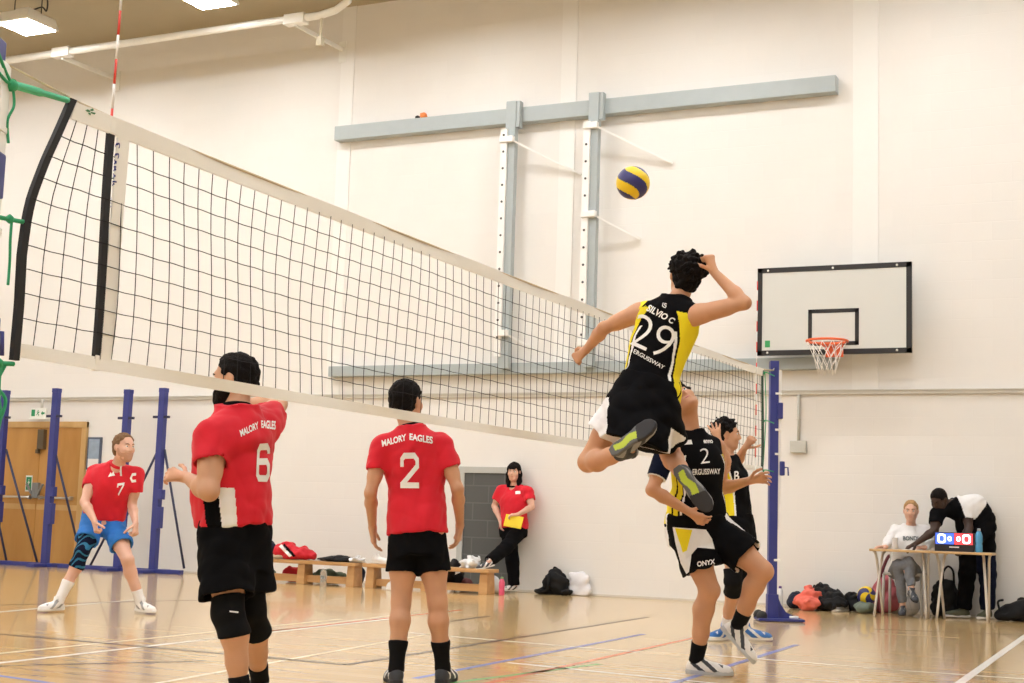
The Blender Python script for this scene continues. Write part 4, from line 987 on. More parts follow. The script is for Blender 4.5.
P2 = Human(j, vs=.006, girth=.84, gd=1.05, chestw=1.04, waistw=1.13, hipw=.96)
P2.body('person seen from behind in a red shirt numbered 2, head behind the net tape', SK_WARM, 'players in red', arm=.84, leg=.98)
P2.hair(HR_BLACK, .010, .006, 6, line=(.045, .55), low=-.068, tufts=0); P2.face(HR_BLACK)
s2 = P2.shirt(C_RED, .52, .017, hem=-.10, sr=(.064, .062), seed=4, wr=.008); P2.collar(C_BLK, parent=s2)
P2.shorts(C_BLK, .58, .001, .06, (.092, .104), 6)
decal('number', strokes_mesh(BLOCK['2'], .085), [(400.5, 488), (419.5, 488.5), (418.5, 452.5), (400.5, 453)], s2, C_PRINT, .003)
# arched club name: each word follows the yoke
decal('lettering', T('MALORY', .035), [(382.5, 447), (406.5, 440.5), (406, 434), (381.5, 440.5)], s2, C_PRINT, .003)
decal('lettering', T('EAGLES', .035), [(409.5, 440), (432.5, 444), (432.5, 437), (409.5, 433.5)], s2, C_PRINT, .003)
for sd in 'LR': P2.sock(sd, C_PAD, .42); P2.shoe(sd, [SH_DK, SOLE_W], SOLE_B, lambda a, b, c: ((np.abs(np.sin(a*40+c*40)) > .9) & (a > .02)).astype(int))

# ---- red shirt 6, big bearded man at the left
f6 = D(-.72, .69); t6L, t6R = D(-.8, .55), D(-.7, .7); h6 = 6.85
a6L, a6R = at(240, 714, z=0)+Z*.09, at(259, 699, z=0)+Z*.09
j = dict(pel=J(237, 528, h6), nk=J(237, 411, h6+.02), mid=J(236, 470, h6), hd=J(234.5, 380, h6+.06), hf=D(-.97, .16, -.10), shL=J(212, 438, h6-.14), shR=J(263, 426, h6+.16),
         elL=J(209, 491, h6-.26), wrL=J(188, 478, h6-.05), elR=J(278, 404, h6+.42), wrR=J(247, 404, h6+.50), hpL=J(223, 535, h6-.07), hpR=J(242, 533, h6+.08),
         knL=J(229, 612, h6-.16), knR=J(251, 609, h6+.06), anL=a6L, anR=a6R, toL=t6L, toR=t6R, hL=(D(-.95, .25, .15), D(.3, .8, -.55), .55), hR=(D(-.9, .3, .1), D(0, 1, 0), .4))
P6 = Human(j, girth=1.13, gd=1.15, belly=.045, vs=.006, scale=1.02, hipw=.90)
P6.body('bearded person in a red shirt numbered 6 and black knee pads, standing sideways', SK_WARM, 'players in red', arm=1.15, leg=1.10)
P6.hair(HR_BLACK, .011, .006, 9, line=(.040, .5), low=-.07); P6.face(HR_BLACK); P6.beard(HR_BLACK, g=.009)
def p6pick(C):
    th, t = P6.lf.theta(C); r = np.zeros(len(C), int); q = (t < .52) & (th < -60)
    r[q & (th > -112) & (th < -88)] = 1; r[q & (th <= -112) & (th > -134)] = 2; return r
s6 = P6.shirt([C_RED, C_BLK, C_PRINT], .50, .018, hem=.03, sr=(.084, .082), seed=8, wr=.010, pick=p6pick); P6.collar(C_BLK, r=.064, parent=s6)
P6.shorts(C_BLK, .80, .002, .06, (.106, .118), 7, .012)
decal('number', strokes_mesh(BLOCK['6'], .09), [(255.5, 481.5), (269, 482), (269.5, 443), (257, 444)], s6, C_PRINT, .003)
decal('lettering', T('MALORY', .035), [(241, 437), (258.5, 428.5), (257.5, 421.5), (239, 430.5)], s6, C_PRINT, .003)
decal('lettering', T('EAGLES', .035), [(261, 428), (275, 430), (275.5, 421), (260.5, 420.5)], s6, C_PRINT, .003)
for sd in 'LR':
    kn = j['kn'+sd]; dn = unit(j['an'+sd]-kn); pad = P6.legwrap('knee_pad', sd, .80, 1.30, C_PAD, .007, .003, None, (kn+D(-.75, .6)*.038+dn*.01, (.05, .05, .07)))
    P6.sock(sd, C_PAD, .22); P6.shoe(sd, [SH_DK, SOLE_W], SOLE_B, stripe)
    if sd == 'L': decal('emblem', poly_mesh([[(0, 0), (1, .2), (1, 1), (0, .8)]]), [(229.5, 612), (238, 613.5), (238, 611.5), (229.5, 610.2)], pad, C_PRINT, .003)

# ---- red shirt 7, crouching receiver in blue shorts
h7 = 12.9; t7R, t7L = D(-.5, -.85), D(.75, -.65)
j = dict(pel=J(103, 514, h7), nk=J(117.5, 466.5, h7-.14), hd=J(124, 447.5, h7-.22), hf=D(.80, -.62, -.02), shR=J(95, 473, h7-.05), shL=J(136.5, 475, h7-.08),
         elR=J(84.5, 502, h7-.22), wrR=J(94.5, 521, h7-.36), elL=J(132, 505, h7-.04), wrL=J(135.5, 523, h7-.20), hpR=J(94.5, 521, h7-.04), hpL=J(112, 523, h7+.02),
         knR=J(82, 552, h7-.30), knL=J(127.5, 560, h7-.24), anR=at(58, 612, z=0)+Z*.09, anL=at(140, 613, z=0)+Z*.09, toR=t7R, toL=t7L,
         hR=(D(.25, -.2, -.9), D(.8, .4, 0), 1.1), hL=(D(.1, -.2, -.9), D(-.8, .4, 0), 1.1))
P7 = Human(j, vs=.0075, girth=.98)
P7.body('fair haired person crouching in a red shirt numbered 7 and blue shorts', SK_FAIR, 'players in red', leg=.98)
P7.hair(HR_BROWN, .010, .006, 5, line=(.030, .55), low=-.085); P7.face(HR_BROWN); P7.beard(mat('stubble', (.50, .27, .18), .6))
s7 = P7.shirt(C_RED, .52, .018, hem=.0, sr=(.074, .071), seed=11, vneck=.02); P7.collar(C_RED, parent=s7)
decal('number', strokes_mesh([[(.1, .7), (.1, .93), (.9, .93), (.9, .8), (.4, .05)]], .1), [(115.5, 496), (122, 495), (124.5, 482.5), (117.5, 483.5)], s7, C_PRINT, .004)
decal('placket', poly_mesh([[(0, 1), (.35, .55), (.35, 0), (.65, 0), (.65, .6), (1, 1), (.75, 1), (.5, .7), (.25, 1)]]), [(118, 476), (124, 476), (124, 463), (116, 462)], s7, C_PRINT, .004)
decal('emblem', strokes_mesh([[(1, .9), (.3, .9), (0, .5), (.3, .1), (1, .1)]], .16), [(129.5, 483), (136, 482), (136, 473), (130, 473.5)], s7, C_PRINT, .004)
decal('emblem', poly_mesh([[(0, 0), (.3, .9), (.5, .5), (.7, 1), (1, .1)]]), [(108, 477), (115, 476), (115, 471), (109, 472)], s7, C_PRINT, .004)
P7.shorts(C_BLUE, .64, .012, .02, (.098, .104), 12)
sl = P7.legwrap('knee_sleeve', 'R', .50, 1.32, [C_NAVY, mat('sleeve_cyan', (.015, .15, .28), .7)], .008, .002,
             pick=lambda C: (np.sin(C[:, 2]*95+4*np.sin(C[:, 0]*40)) > .55).astype(int))
for sd in 'LR': P7.sock(sd, C_SOCKW, .42 if sd == 'R' else .30); P7.shoe(sd, [SH_W, SH_GREY], SOLE_W, stripe, L=.27)

# ---- the setter: black vest 2, stepping, looking up
h8 = 8.93; tS_R, tS_L = D(.95, -.25), D(.62, -.30, -.66)
j = dict(pel=J(697, 517, h8), nk=J(690.5, 433, h8), mid=J(696, 476, h8-.02), hd=J(683, 401.5, h8-.02), hf=D(-.22, -.80, .62), hu=D(-.55, .3, .7), shR=J(668, 448, h8-.10), shL=J(716, 447, h8+.10),
         elR=J(652, 490, h8-.18), wrR=J(688, 511, h8-.20), elL=J(722, 489, h8+.22), wrL=J(748, 481, h8+.04), hpR=J(684, 524, h8-.03), hpL=J(711, 527, h8+.04),
         knR=J(709.5, 590, h8-.08), knL=J(763, 571, h8-.12), anR=at(696, 675, z=0)+Z*.09, anL=J(737, 627, h8+.02), toR=tS_R, toL=tS_L, upL=D(.6, -.1, .6),
         hR=(D(.75, -.3, -.5), D(0, .6, .4), .5), hL=(D(.92, -.2, .22), D(.1, -.8, -.4), .38, .3))
PS = Human(j, vs=.006)
PS.body('person in a black vest numbered 2 with ONYX on the shorts, stepping and looking up', SK_TAN, 'players in black and yellow', leg=1.12, arm=.94)
PS.hair(HR_BLACK, .010, .006, 6, tufts=60); PS.face(HR_BLACK)
def ps_pick(C):
    th, t = PS.lf.theta(C); r = np.zeros(len(C), int)
    for sg in (1, -1):
        a = th*sg; e = np.interp(t, [.2, .45, .7, .85], [62, 66, 58, 48])
        r[(a > e) & (a < 120) & (t > .25) & (t < .80)] = 1; r[(a > e-9) & (a < e-4) & (t > .25) & (t < .8)] = 2
        r[(np.abs(a-e-18-10*(t-.5)) < 3) & (t > .25) & (t < .8)] = 0
    return r
vS = PS.shirt([C_BLK, C_YEL, C_PRINT], 0, .016, hem=-.08, seed=13, wr=.008, name='vest', pick=ps_pick)
e = lerp(j['shR'], j['elR'], .70)
PS.band('undershirt_sleeve', lerp(j['shR'], j['elR'], .0), e, .072, .060, C_NAVY, (j['shR'], (.07, .07, .07)), wr=.003); PS.band('cuff', lerp(e, j['elR'], .02), lerp(e, j['elR'], .09), .0605, .0605, C_PRINT)
def ps_short(C):
    th, t = PS.lf.theta(C); r = np.zeros(len(C), int)
    r[(th > 95) & (th < 125)] = 2
    r[(th < -42) & (th > -52)] = 2; return r
sS = PS.shorts([C_BLK, C_YEL, C_WHITE], .70, .022, .02, (.108, .122), 14, .010, pick=ps_short)
q3 = lambda P: [(640+a/4.188, 520+b/4.188) for a, b in P]
def px_patch(name, P, target, m, off):
    P = q3(P); xs = [p[0] for p in P]; ys = [p[1] for p in P]; x0, x1, y0, y1 = min(xs), max(xs), min(ys), max(ys)
    decal(name, poly_mesh([[((a-x0)/(x1-x0), (y1-b)/(y1-y0)) for a, b in P]]), [(x0, y1), (x1, y1), (x1, y0), (x0, y0)], target, m, off, step=.05)
px_patch('side_panel', [(138, 30), (275, 40), (300, 78), (312, 122), (240, 116), (216, 145), (203, 240), (172, 180), (150, 100)], sS, C_WHITE, .003)
px_patch('side_panel', [(148, 33), (218, 42), (197, 128), (180, 136)], sS, C_YEL, .005)
decal('number', T('2', -.012), [(700.5, 464), (709.5, 463), (709, 448), (699.5, 449)], vS, C_PRINT, .003)
decal('lettering', T('ERGUSSWAY', .02), [(692.5, 475), (720, 474), (720, 468.5), (692.5, 469)], vS, C_PRINT, .003)
decal('badge', poly_mesh([[(0, 0), (1, .1), (.9, 1), (.1, .9)]]), [(684, 445), (692.5, 445), (692, 440), (684, 440)], vS, C_PRINT, .003)
decal('badge', T('enno', .03), [(703.5, 443.5), (713, 443.5), (712, 440), (703, 440)], vS, C_PRINT, .003)
decal('lettering', T('ONYX', .035), [(697.5, 567), (715, 564), (714.5, 559), (697, 561.5)], sS, C_PRINT, .003)
for sd in 'LR': PS.sock(sd, C_PAD, .26); PS.shoe(sd, [SH_W, SH_DK], mat('sole_grey', (.5, .52, .54), .6), stripe)

# ---- the blocker behind the setter
h9 = 11.65; t9R, t9L = D(-.7, -.7), D(.95, -.2)
j = dict(pel=J(735.5, 521, h9), nk=J(728, 458.5, h9), hd=J(727, 435, h9), hf=D(1, -.15, 0), shR=J(722, 468, h9-.16), shL=J(732, 466, h9+.18), elR=J(726, 461, h9-.42), wrR=J(719, 442, h9-.50),
         elL=J(737, 463, h9+.40), wrL=J(744.5, 448, h9+.22), hpR=J(733, 527, h9-.09), hpL=J(738, 527, h9+.09), knR=J(733, 581, h9-.14), knL=J(742, 579, h9+.12),
         anR=at(726, 640, z=0)+Z*.09, anL=at(744, 640, z=0)+Z*.09, toR=t9R, toL=t9L, hR=(D(-.28, .1, 1), D(.15, 1, 0), .18, .32), hL=(D(.5, -.3, .7), D(.2, .8, 0), 1.0))
P9 = Human(j, vs=.006)
P9.body('dark haired person in profile by the net, hidden behind the stepping black vest', SK_WARM, 'players in black and yellow')
P9.hair(HR_BLACK, .011, .008, 8, tufts=110, line=(.05, .6), low=-.06); P9.face(HR_BLACK)
def p9_pick(C):
    th, t = P9.lf.theta(C); r = np.zeros(len(C), int); r[(np.abs(th-100) < 26) & (t > .28) & (t < .86)] = 1; r[(np.abs(th-72) < 3) & (t > .28)] = 2; return r
v9 = P9.shirt([C_BLK, C_YEL, C_PRINT], 0, .016, hem=-.16, seed=15, name='vest', pick=p9_pick)
P9.shorts(C_BLK, .62, .026, .08, (.112, .12), 16)
decal('lettering', T('B', .02), [(734, 481), (739, 480), (739, 471), (734, 471.5)], v9, C_PRINT, .004)
for sd in 'LR': P9.legwrap('knee_pad', sd, .78, 1.27, C_PAD, .012, .003)
for sd in 'LR': P9.sock(sd, C_SOCKW, .26); P9.shoe(sd, [SH_BLUE, SH_W], SOLE_W, stripe)

# ---- woman leaning on the wall, yellow folder
fwd = vec(0, -1, 0)
j = dict(pel=Jy(513.5, 527, 12.20), nk=Jy(514.5, 488, 12.24), hd=Jy(514, 472, 12.19), hf=vec(.15, -1, -.08), shR=Jy(501, 491, 12.22), shL=Jy(528, 491.5, 12.20), elR=Jy(494.5, 506, 12.24), wrR=Jy(500, 520, 12.10),
         elL=Jy(532, 507, 12.14), wrL=Jy(518, 514.5, 11.92), hpR=Jy(508.5, 531, 12.2), hpL=Jy(519, 531, 12.18), knR=Jy(512.5, 561, 12.13), knL=Jy(507, 547, 11.86),
         anR=vec(*(at(512, 590, y=12.14)[:1]), 12.16, .09), anL=Jy(489.5, 561, 11.52), toR=vec(-.5, -.85, 0), toL=vec(-.6, -.8, -.25), hR=(vec(.25, -.1, -1), vec(1, 0, 0), .3), hL=(vec(-1, -.2, -.1), vec(0, .3, -1), .5))
j['anR'] = vec(Jy(514, 586, 12.14)[0], 12.14, .09)
PW = Human(j, vs=.009, girth=1.06, gd=1.05, scale=.95, chestw=.98)
PW.body('person with long dark hair and a red shirt leaning beside the dark grey doorway', SK_FAIR)
def long_hair(F_):
    for sx in (-1, 1): F_.chain([PW.hp(sx*.055, .0, .05), PW.hp(sx*.078, -.005, -.03), PW.hp(sx*.075, .0, -.12), PW.hp(sx*.07, .03, -.19)], [.03, .028, .030, .018], .03)
    F_.chain([PW.hp(0, -.07, .0), PW.hp(0, -.06, -.15)], [.06, .05], .03); F_.cap(PW.hp(-.04, .075, .072), PW.hp(.04, .075, .072), .022, .022, .02); F_.cap(PW.hp(-.03, .09, .052), PW.hp(.03, .09, .052), .012, .012, .02)
PW.hair(HR_BLACK, .014, .003, 3, line=(.05, .7), low=-.1, extra=long_hair); PW.face(HR_BLACK)
sW = PW.shirt(C_RED, .60, .026, hem=-.04, sr=(.075, .072), seed=17, vneck=.03); PW.collar(C_BLK, r=.062, th=.014, parent=sW, up=.010); PW.trousers(C_BLK, (.108, .088, .076), .016, .0, end=1.0, wr=.006)
decal('emblem', poly_mesh([[(0, 0), (1, 0), (1, 1), (0, 1)]]), [(515.5, 494.5), (520.5, 494), (520.5, 491), (515.5, 491.5)], sW, C_PRINT, .006)
for sd in 'LR': PW.shoe(sd, [SH_W, SH_DK] if sd == 'R' else [SH_DK, SH_W], SOLE_W, stripe, L=.26)
fc = Jy(513.5, 521.5, 11.90); Mf = Matrix.Translation(tuple(fc)) @ Matrix.Rotation(math.radians(8), 4, 'Y') @ Matrix.Rotation(math.radians(-12), 4, 'X')
fo = thing('folder', fc-vec(0, 0, .09), 'bright yellow folder held against the leg of the woman in red', 'folder')
MB().box((-.12, -.006, -.075), (.12, .006, .075), .003, Mf).build('cover', C_YEL, fo)
MB().box((-.115, -.009, -.07), (.118, -.006, .07), .001, Mf).build('front_flap', mat('folder_yellow', (.9, .68, .03), .5), fo)

# ---- woman scoring at the desk
j = dict(pel=Jy(905, 568, 12.02), nk=Jy(911, 527.5, 11.98), hd=Jy(911, 511, 11.92), hf=vec(.1, -1, -.12), shR=Jy(895, 531, 12.0), shL=Jy(926.5, 531, 12.0), elR=Jy(888.5, 541.5, 11.86), wrR=Jy(886, 547, 11.64),
         elL=Jy(931.5, 543, 11.92), wrL=Jy(925, 547.5, 11.68), hpR=Jy(898, 572, 12.02), hpL=Jy(912, 572, 12.02), knR=Jy(898.5, 566, 11.60), knL=Jy(908, 563, 11.58), anR=vec(Jy(903, 606, 11.66)[0], 11.66, .09),
         anL=Jy(911.5, 590, 11.50), toR=vec(.1, -1, 0), toL=vec(.45, -.8, -.35), hR=(vec(-.75, -.6, .0), vec(.1, 0, -1), .3), hL=(vec(-.7, -.6, 0), vec(0, 0, -1), .4))
PG = Human(j, vs=.009, girth=.88, scale=.94)
PG.body('person with tied back hair and a white sweatshirt seated at the scoring desk', SK_FAIR, arm=.9, leg=.92)
PG.hair(HR_BLOND, .008, .002, 3, line=(.038, .50), low=-.07, extra=lambda F_: F_.ell(PG.hp(0, -.115, .03), (.035, .03, .035), k=.02)); PG.face(HR_BROWN)
sG = PG.shirt(C_WHITE, 1.0, .024, hem=-.1, sr=(.066, .056), seed=19, long=True, name='sweatshirt'); PG.trousers(C_GREY, (.104, .068, .046), .022, end=.86, name='leggings')
decal('lettering', T('BONDI', .03), [(903, 540.5), (918, 540.5), (918, 536.2), (903, 536.2)], sG, mat('print_grey', (.12, .15, .17), .7), .006)
for sd in 'LR': PG.shoe(sd, [SH_DK, SH_GREY], SOLE_B, stripe, L=.25)

# ---- man bending over the scoreboard
j = dict(pel=Jy(978, 530, 12.16), mid=Jy(970, 510, 12.12), nk=Jy(950, 503.5, 11.98), hd=Jy(939, 500, 11.86), hf=D(-.62, -.55, -.58), hu=D(-.2, -.2, 1), shR=Jy(937, 514, 11.86), shL=Jy(966, 507, 12.02), elR=Jy(934.5, 530.5, 11.76), wrR=Jy(916, 543.5, 11.62),
         elL=Jy(969, 528, 11.94), wrL=Jy(962, 544, 11.80), hpR=Jy(971, 536, 12.14), hpL=Jy(985, 536, 12.2), knR=Jy(967, 575, 12.10), knL=Jy(987.5, 575, 12.18), anR=vec(Jy(964, 610, 12.10)[0], 12.12, .09), anL=vec(Jy(988, 611, 12.15)[0], 12.15, .09),
         toR=vec(-.9, -.45, 0), toL=vec(-.3, -.95, 0), hR=(D(-.85, -.1, -.4), D(-.2, 0, -.9), .5), hL=(D(-.5, -.5, -.6), D(0, 0, -1), .5))
PM = Human(j, vs=.009, scale=1.0)
PM.body('dark skinned person in a black and white top bending over the scoreboard', SK_DARK, arm=1.08)
PM.hair(HR_BLACK, .006, .002, 3, line=(.05, .6), low=-.05); PM.face(HR_BLACK, eyes=False, lips=False)
def pm_pick(C):
    q = C-PM.j['shL']; return ((q@PM.rs < .075) & (np.linalg.norm(q, axis=1) < .26) & (q@PM.A > -.13)).astype(int)
PM.shirt([C_BLK, C_WHITE], .62, .022, hem=-.05, sr=(.080, .074), seed=21, pick=pm_pick); PM.trousers([C_BLK, C_NAVY], (.112, .088, .078), .024, pick=lambda C: ((C[:, 0] > (j['knL'][0]+j['knR'][0])/2) & (C[:, 2] < .72)).astype(int))
for sd in 'LR': PM.shoe(sd, mat('shoe_olive', (.09, .095, .06), .6), SOLE_W)

# ================================================================== THINGS ALONG THE WALL
def fdepth(u, v): return at(u, v, z=0)
# blue steel frames at the left
def blue_frame(xs, y, tops, x_lo, x_hi, stays, label):
    r = thing('steel_frame', ((xs[0]+xs[-1])/2, y, 0), label, 'frame', 'blue steel frames by the doors')
    for x, tz in zip(xs, tops):
        MB().box((x-.05, y-.045, 0.0), (x+.05, y+.045, tz), .006).box((x-.053, y-.048, tz-.05), (x+.053, y+.048, tz+.01), .004).build('upright', M_blue, r)
        MB().bar((x-.14, y-.02, tz-.40), (x+.14, y-.02, tz-.40), .035, .035).build('peg', mat('post_dark', (.03, .03, .07), .5), r)
        MB().box((x+.04, y-.05, 1.02), (x+.11, y+.03, 1.16), .008).box((x+.04, y-.05, .62), (x+.10, y+.03, .92), .006).build('winch', M_blue, r)
    MB().box((x_lo, y-.03, .0), (x_hi, y+.05, .06), .006).build('base_rail', M_blue, r)
    for a, b in stays: MB().tube([a, b], .017, 8).build('stay', mat('stay_dark', (.035, .04, .09), .5), r)
    for x in xs:
        MB().box((x-.07, y-.30, 0.0), (x+.07, y+.30, .05), .006).build('foot', M_blue, r)
    return r
yF = 11.95
blue_frame((-12.36, -11.36), yF, (2.57, 2.59), -13.2, -11.2, (((-12.3, yF+.03, 1.7), (-11.62, yF+.12, .05)), ((-11.32, yF+.03, 1.62), (-10.95, yF+.15, .45)), ((-12.45, yF+.03, .9), (-12.2, yF+.1, .05))),
           'blue steel frame with two uprights in front of the wooden doors')
blue_frame((-10.02, -9.39), yF, (2.56, 2.575), -11.1, -8.9, (((-9.45, yF+.03, 1.72), (-10.25, yF+.1, .3)), ((-9.34, yF+.03, 1.72), (-8.95, yF+.12, .08)), ((-10.05, yF+.05, .95), (-10.62, yF+.12, .05))),
           'blue steel frame with two uprights beside the wall notice, behind the fair haired player')

# gym benches
M_bench = wood('bench_pine', (.50, .27, .10), (.66, .40, .18), (.9, 9, 9), .4, .4)
def bench(x0, x1, y, h, label):
    r = thing('gym_bench', ((x0+x1)/2, y, 0), label, 'bench', 'low wooden gym benches')
    MB().box((x0, y-.14, h-.045), (x1, y+.14, h), .008).build('seat', M_bench, r)
    MB().box((x0+.06, y-.035, .025), (x1-.06, y+.035, .115), .006).build('beam', M_bench, r)
    n = 3
    for k in range(n):
        x = x0+.09+(x1-x0-.18)*k/(n-1)
        MB().box((x-.06, y-.11, .0), (x+.06, y+.11, h-.045), .008, taper=.85).build('leg', M_bench, r)
    return r
yB = 11.48
b1 = bench(-7.4, at(361, 566, y=yB)[0], yB, .30, 'long pine bench behind the bearded player, a red jacket on it')
bench(at(368, 566, y=yB)[0], at(494, 571, y=yB)[0], yB, .30, 'pine bench behind red shirt 2, its end under the woman\'s foot')

def heap(name, label, cat, m, ells, wr=.012, seed=1, vs=.011, group=None, extra=None, power=2, freq=(13, 38), k=.05):
    """soft goods: (centre, radii) lumps flowing together"""
    pts = [np.array(c) for c, _ in ells]; F_ = Field(pts, max(max(r) for _, r in ells)+.1, vs)
    for c, r in ells: F_.ell(c, r, None, k, power=power)
    F_.wrinkle(wr*2.5, seed, freq=freq, n=9, stretch=(1, 1, 1))
    if extra: extra(F_)
    zf = min(c[2]-r[2] for c, r in ells)+.004
    F_.everywhere(lambda x, y, z: zf-z+0*x+0*y, .004)
    c = sum(pts)/len(pts); o = link(name, F_.mesh(name, m), None, (c[0], c[1], zf)); return tag(o, label, cat, group)
def pt(u, v, y): return at(u, v, y=y)
def L_(u0, u1, v0, v1, y, dy):
    """lump filling a photo box at depth y"""
    a, b = at(u0, (v0+v1)/2, y=y), at(u1, (v0+v1)/2, y=y); t_, bt = at((u0+u1)/2, v0, y=y), at((u0+u1)/2, v1, y=y)
    return (np.array([(a[0]+b[0])/2, y, max((t_[2]+bt[2])/2, 0)]), ((b[0]-a[0])/2, dy, abs(t_[2]-bt[2])/2))
def on(l, z):                                                     # stand a lump on height z
    c, r = l; return (np.array([c[0], c[1], z+r[2]]), r)
M_jred = mat('jacket_red', (.62, .02, .035), .6, .3, var=.2, scale=10); M_bagk = mat('bag_black', (.008, .008, .009), .65, .25, var=.4, scale=10); M_bagn = mat('bag_navy', (.010, .014, .035), .65, .25, var=.3, scale=10)
M_olive = mat('bag_olive', (.10, .14, .09), .7, .3, var=.5, scale=16); M_sal = mat('fleece_salmon', (.85, .20, .15), .8, .2, var=.12, scale=14); M_wht = mat('bag_white', (.78, .79, .80), .6, .3, var=.06)
hb = .30
jk = heap('jacket', 'red jacket with a white stripe lying on the pine bench', 'jacket', M_jred, [on(L_(274, 298, 545, 562, yB, .13), hb), on(L_(288, 315, 550, 562, yB+.02, .14), hb), on(L_(280, 300, 554, 562, yB, .12), hb)], .012, 3)
decal('stripe', poly_mesh([[(0, .8), (.2, 1), (1, .1), (.8, 0)]]), [(279, 557), (292, 557), (292, 544), (279, 544)], jk, C_PRINT, .004)
decal('stripe', poly_mesh([[(0, .8), (.2, 1), (1, .1), (.8, 0)]]), [(283.5, 557), (296, 557), (294, 543.5), (282, 543.5)], jk, C_BLK, .004)
heap('rucksack', 'dark navy bag at the left of the pine bench, next to the red jacket', 'bag', M_bagn, [on(L_(248, 274, 543, 562, yB, .14), hb), on(L_(255, 272, 541, 560, yB+.03, .1), hb)], .010, 5)
heap('cap', 'beige cap on the bench in front of the red jacket', 'cap', mat('cap_beige', (.50, .40, .28), .8), [on(L_(272, 283, 556.5, 562, yB-.09, .06), hb)], .003, 5, .007)
heap('cloth', 'flat black garment spread on the pine bench', 'clothes', M_bagk, [on(L_(318, 356, 558, 562.5, yB, .13), hb), on(L_(330, 352, 557, 562.5, yB, .12), hb)], .006, 6)
heap('towel', 'crumpled white towel on the end of the pine bench', 'towel', M_wht, [on(L_(351, 362, 559.5, 564.5, yB-.04, .09), hb)], .014, 7, .008, freq=(25, 60))
heap('jacket', 'red garment fallen under the pine bench', 'jacket', M_jred, [(np.array(pt(292, 577, yB+.18)[:2].tolist()+[.10]), (.16, .07, .10)), (np.array(pt(300, 577, yB+.18)[:2].tolist()+[.09]), (.10, .06, .09))], .008, 8)
heap('bag', 'olive green bag on the floor under the left of the bench', 'bag', M_olive, [(np.array(pt(263, 576, yB+.2)[:2].tolist()+[.09]), (.2, .08, .09))], .010, 9)
heap('bag', 'dark olive bag on the floor under the right half of the bench', 'bag', M_olive, [(np.array(pt(330, 579, yB+.2)[:2].tolist()+[.09]), (.24, .08, .09)), (np.array(pt(322, 579, yB+.2)[:2].tolist()+[.085]), (.12, .08, .085))], .010, 10)
heap('bag', 'small navy bag between the two benches', 'bag', M_bagn, [(np.array(pt(358, 577, yB+.25)[:2].tolist()+[.13]), (.085, .08, .13))], .008, 11)
def bottle(p, r, h, mb, mc, label, liquid=None, group=None):
    t_ = thing('water_bottle', p, label, 'bottle', group); p = np.array(p)
    MB().lathe([(r*.85, 0), (r, h*.04), (r, h*.30), (r*.88, h*.36), (r, h*.42), (r, h*.70), (r*.7, h*.84), (r*.42, h*.90), (r*.42, h*.95)], p, 18).build('body', mb, t_)
    MB().lathe([(r*.5, h*.89), (r*.5, h*.97), (r*.35, h), (r*.1, h*1.0)], p, 14).build('cap', mc, t_); return t_
M_clear = mat('bottle_clear', (.80, .86, .88), .12, .5, trans=.8); M_lblue = mat('bottle_blue', (.25, .60, .80), .3, .5, trans=.2)
M_capb = mat('cap_blue', (.05, .2, .55), .4)
bottle(vec(*at(323, 586.5, z=0)[:2], 0), .042, .24, M_clear, M_wht, 'clear water bottle on the floor in front of the pine bench')
bottle(vec(*pt(267.5, 560, yB+.06)[:2], hb), .045, .37, M_lblue, M_wht, 'tall pale blue bottle on the bench beside the bearded player')
bottle(vec(*at(501.5, 595.5, z=0)[:2], 0), .035, .22, mat('bottle_pink', (.75, .10, .20), .35, .5), mat('cap_green', (.25, .40, .18), .5), 'pink bottle on the floor at the end of the second bench')
# on and around the second bench
def trainer(p, ang, m, ms, label, L=.28, group=None, z=0):
    H_ = Human.__new__(Human); to = vec(math.cos(ang), math.sin(ang), 0); p = np.array([p[0], p[1], z])
    H_.j = dict(anL=p+Z*.083+to*.062, toL=to, upL=Z); H_.sc = 1.; H_.vs = .008; root = thing('trainer', p, label, 'shoe', group); H_.o = root
    H_.shoe('L', m, ms, L=L); return root
trainer(pt(371, 563, yB), .1, SH_W, SOLE_W, 'white trainer on the left end of the second bench', z=hb)
trainer(at(386, 590, z=0), .3, SH_W, SOLE_W, 'white trainer on the floor below the second bench')
kb = heap('rucksack', 'black and white rucksack standing beside red shirt 2\'s right leg', 'bag', M_bagk, [(vec(*pt(455, 580, 11.75)[:2], .18), (.10, .12, .18)), (vec(*pt(454, 580, 11.72)[:2], .30), (.08, .09, .09))], .008, 12)
decal('patch', poly_mesh([[(0, 0), (1, .2), (.8, 1), (.2, .8)]]), [(455, 575), (460, 574), (460, 568), (454, 567)], kb, C_PRINT, .004)
decal('patch', poly_mesh([[(0, 0), (1, .2), (.8, .7), (.2, .8)]]), [(447, 592), (454, 592), (454, 587), (447, 587)], kb, C_PRINT, .004)
heap('towel', 'bunched white cloth on the bench beside the black rucksack', 'towel', M_wht, [on(L_(463, 476, 562, 571, yB, .10), hb), on(L_(468, 480, 560, 571, yB, .09), hb)], .018, 13, .009, freq=(22, 60))
heap('bag', 'white and dark carrier bag on the floor below the woman\'s raised foot', 'bag', M_wht, [(vec(*pt(490, 583, 11.78)[:2], .10), (.14, .10, .10)), (vec(*pt(497, 583, 11.8)[:2], .08), (.08, .09, .08))], .012, 14)
heap('bag', 'dark red bag on the floor below the bunched white cloth', 'bag', mat('bag_maroon', (.16, .05, .05), .6), [(vec(*pt(465, 584, 11.8)[:2], .08), (.11, .08, .08))], .008, 15)
hk = at(552, 595, z=0)
rk = heap('rucksack', 'black rucksack slumped on the floor against the wall', 'bag', M_bagk, [(hk+vec(0, .10, .13), (.17, .12, .13)), (hk+vec(-.01, .10, .20), (.11, .11, .11)), (hk+vec(-.16, .06, .03), (.09, .08, .035)), (hk+vec(.16, .06, .04), (.08, .08, .045))], .010, 16)
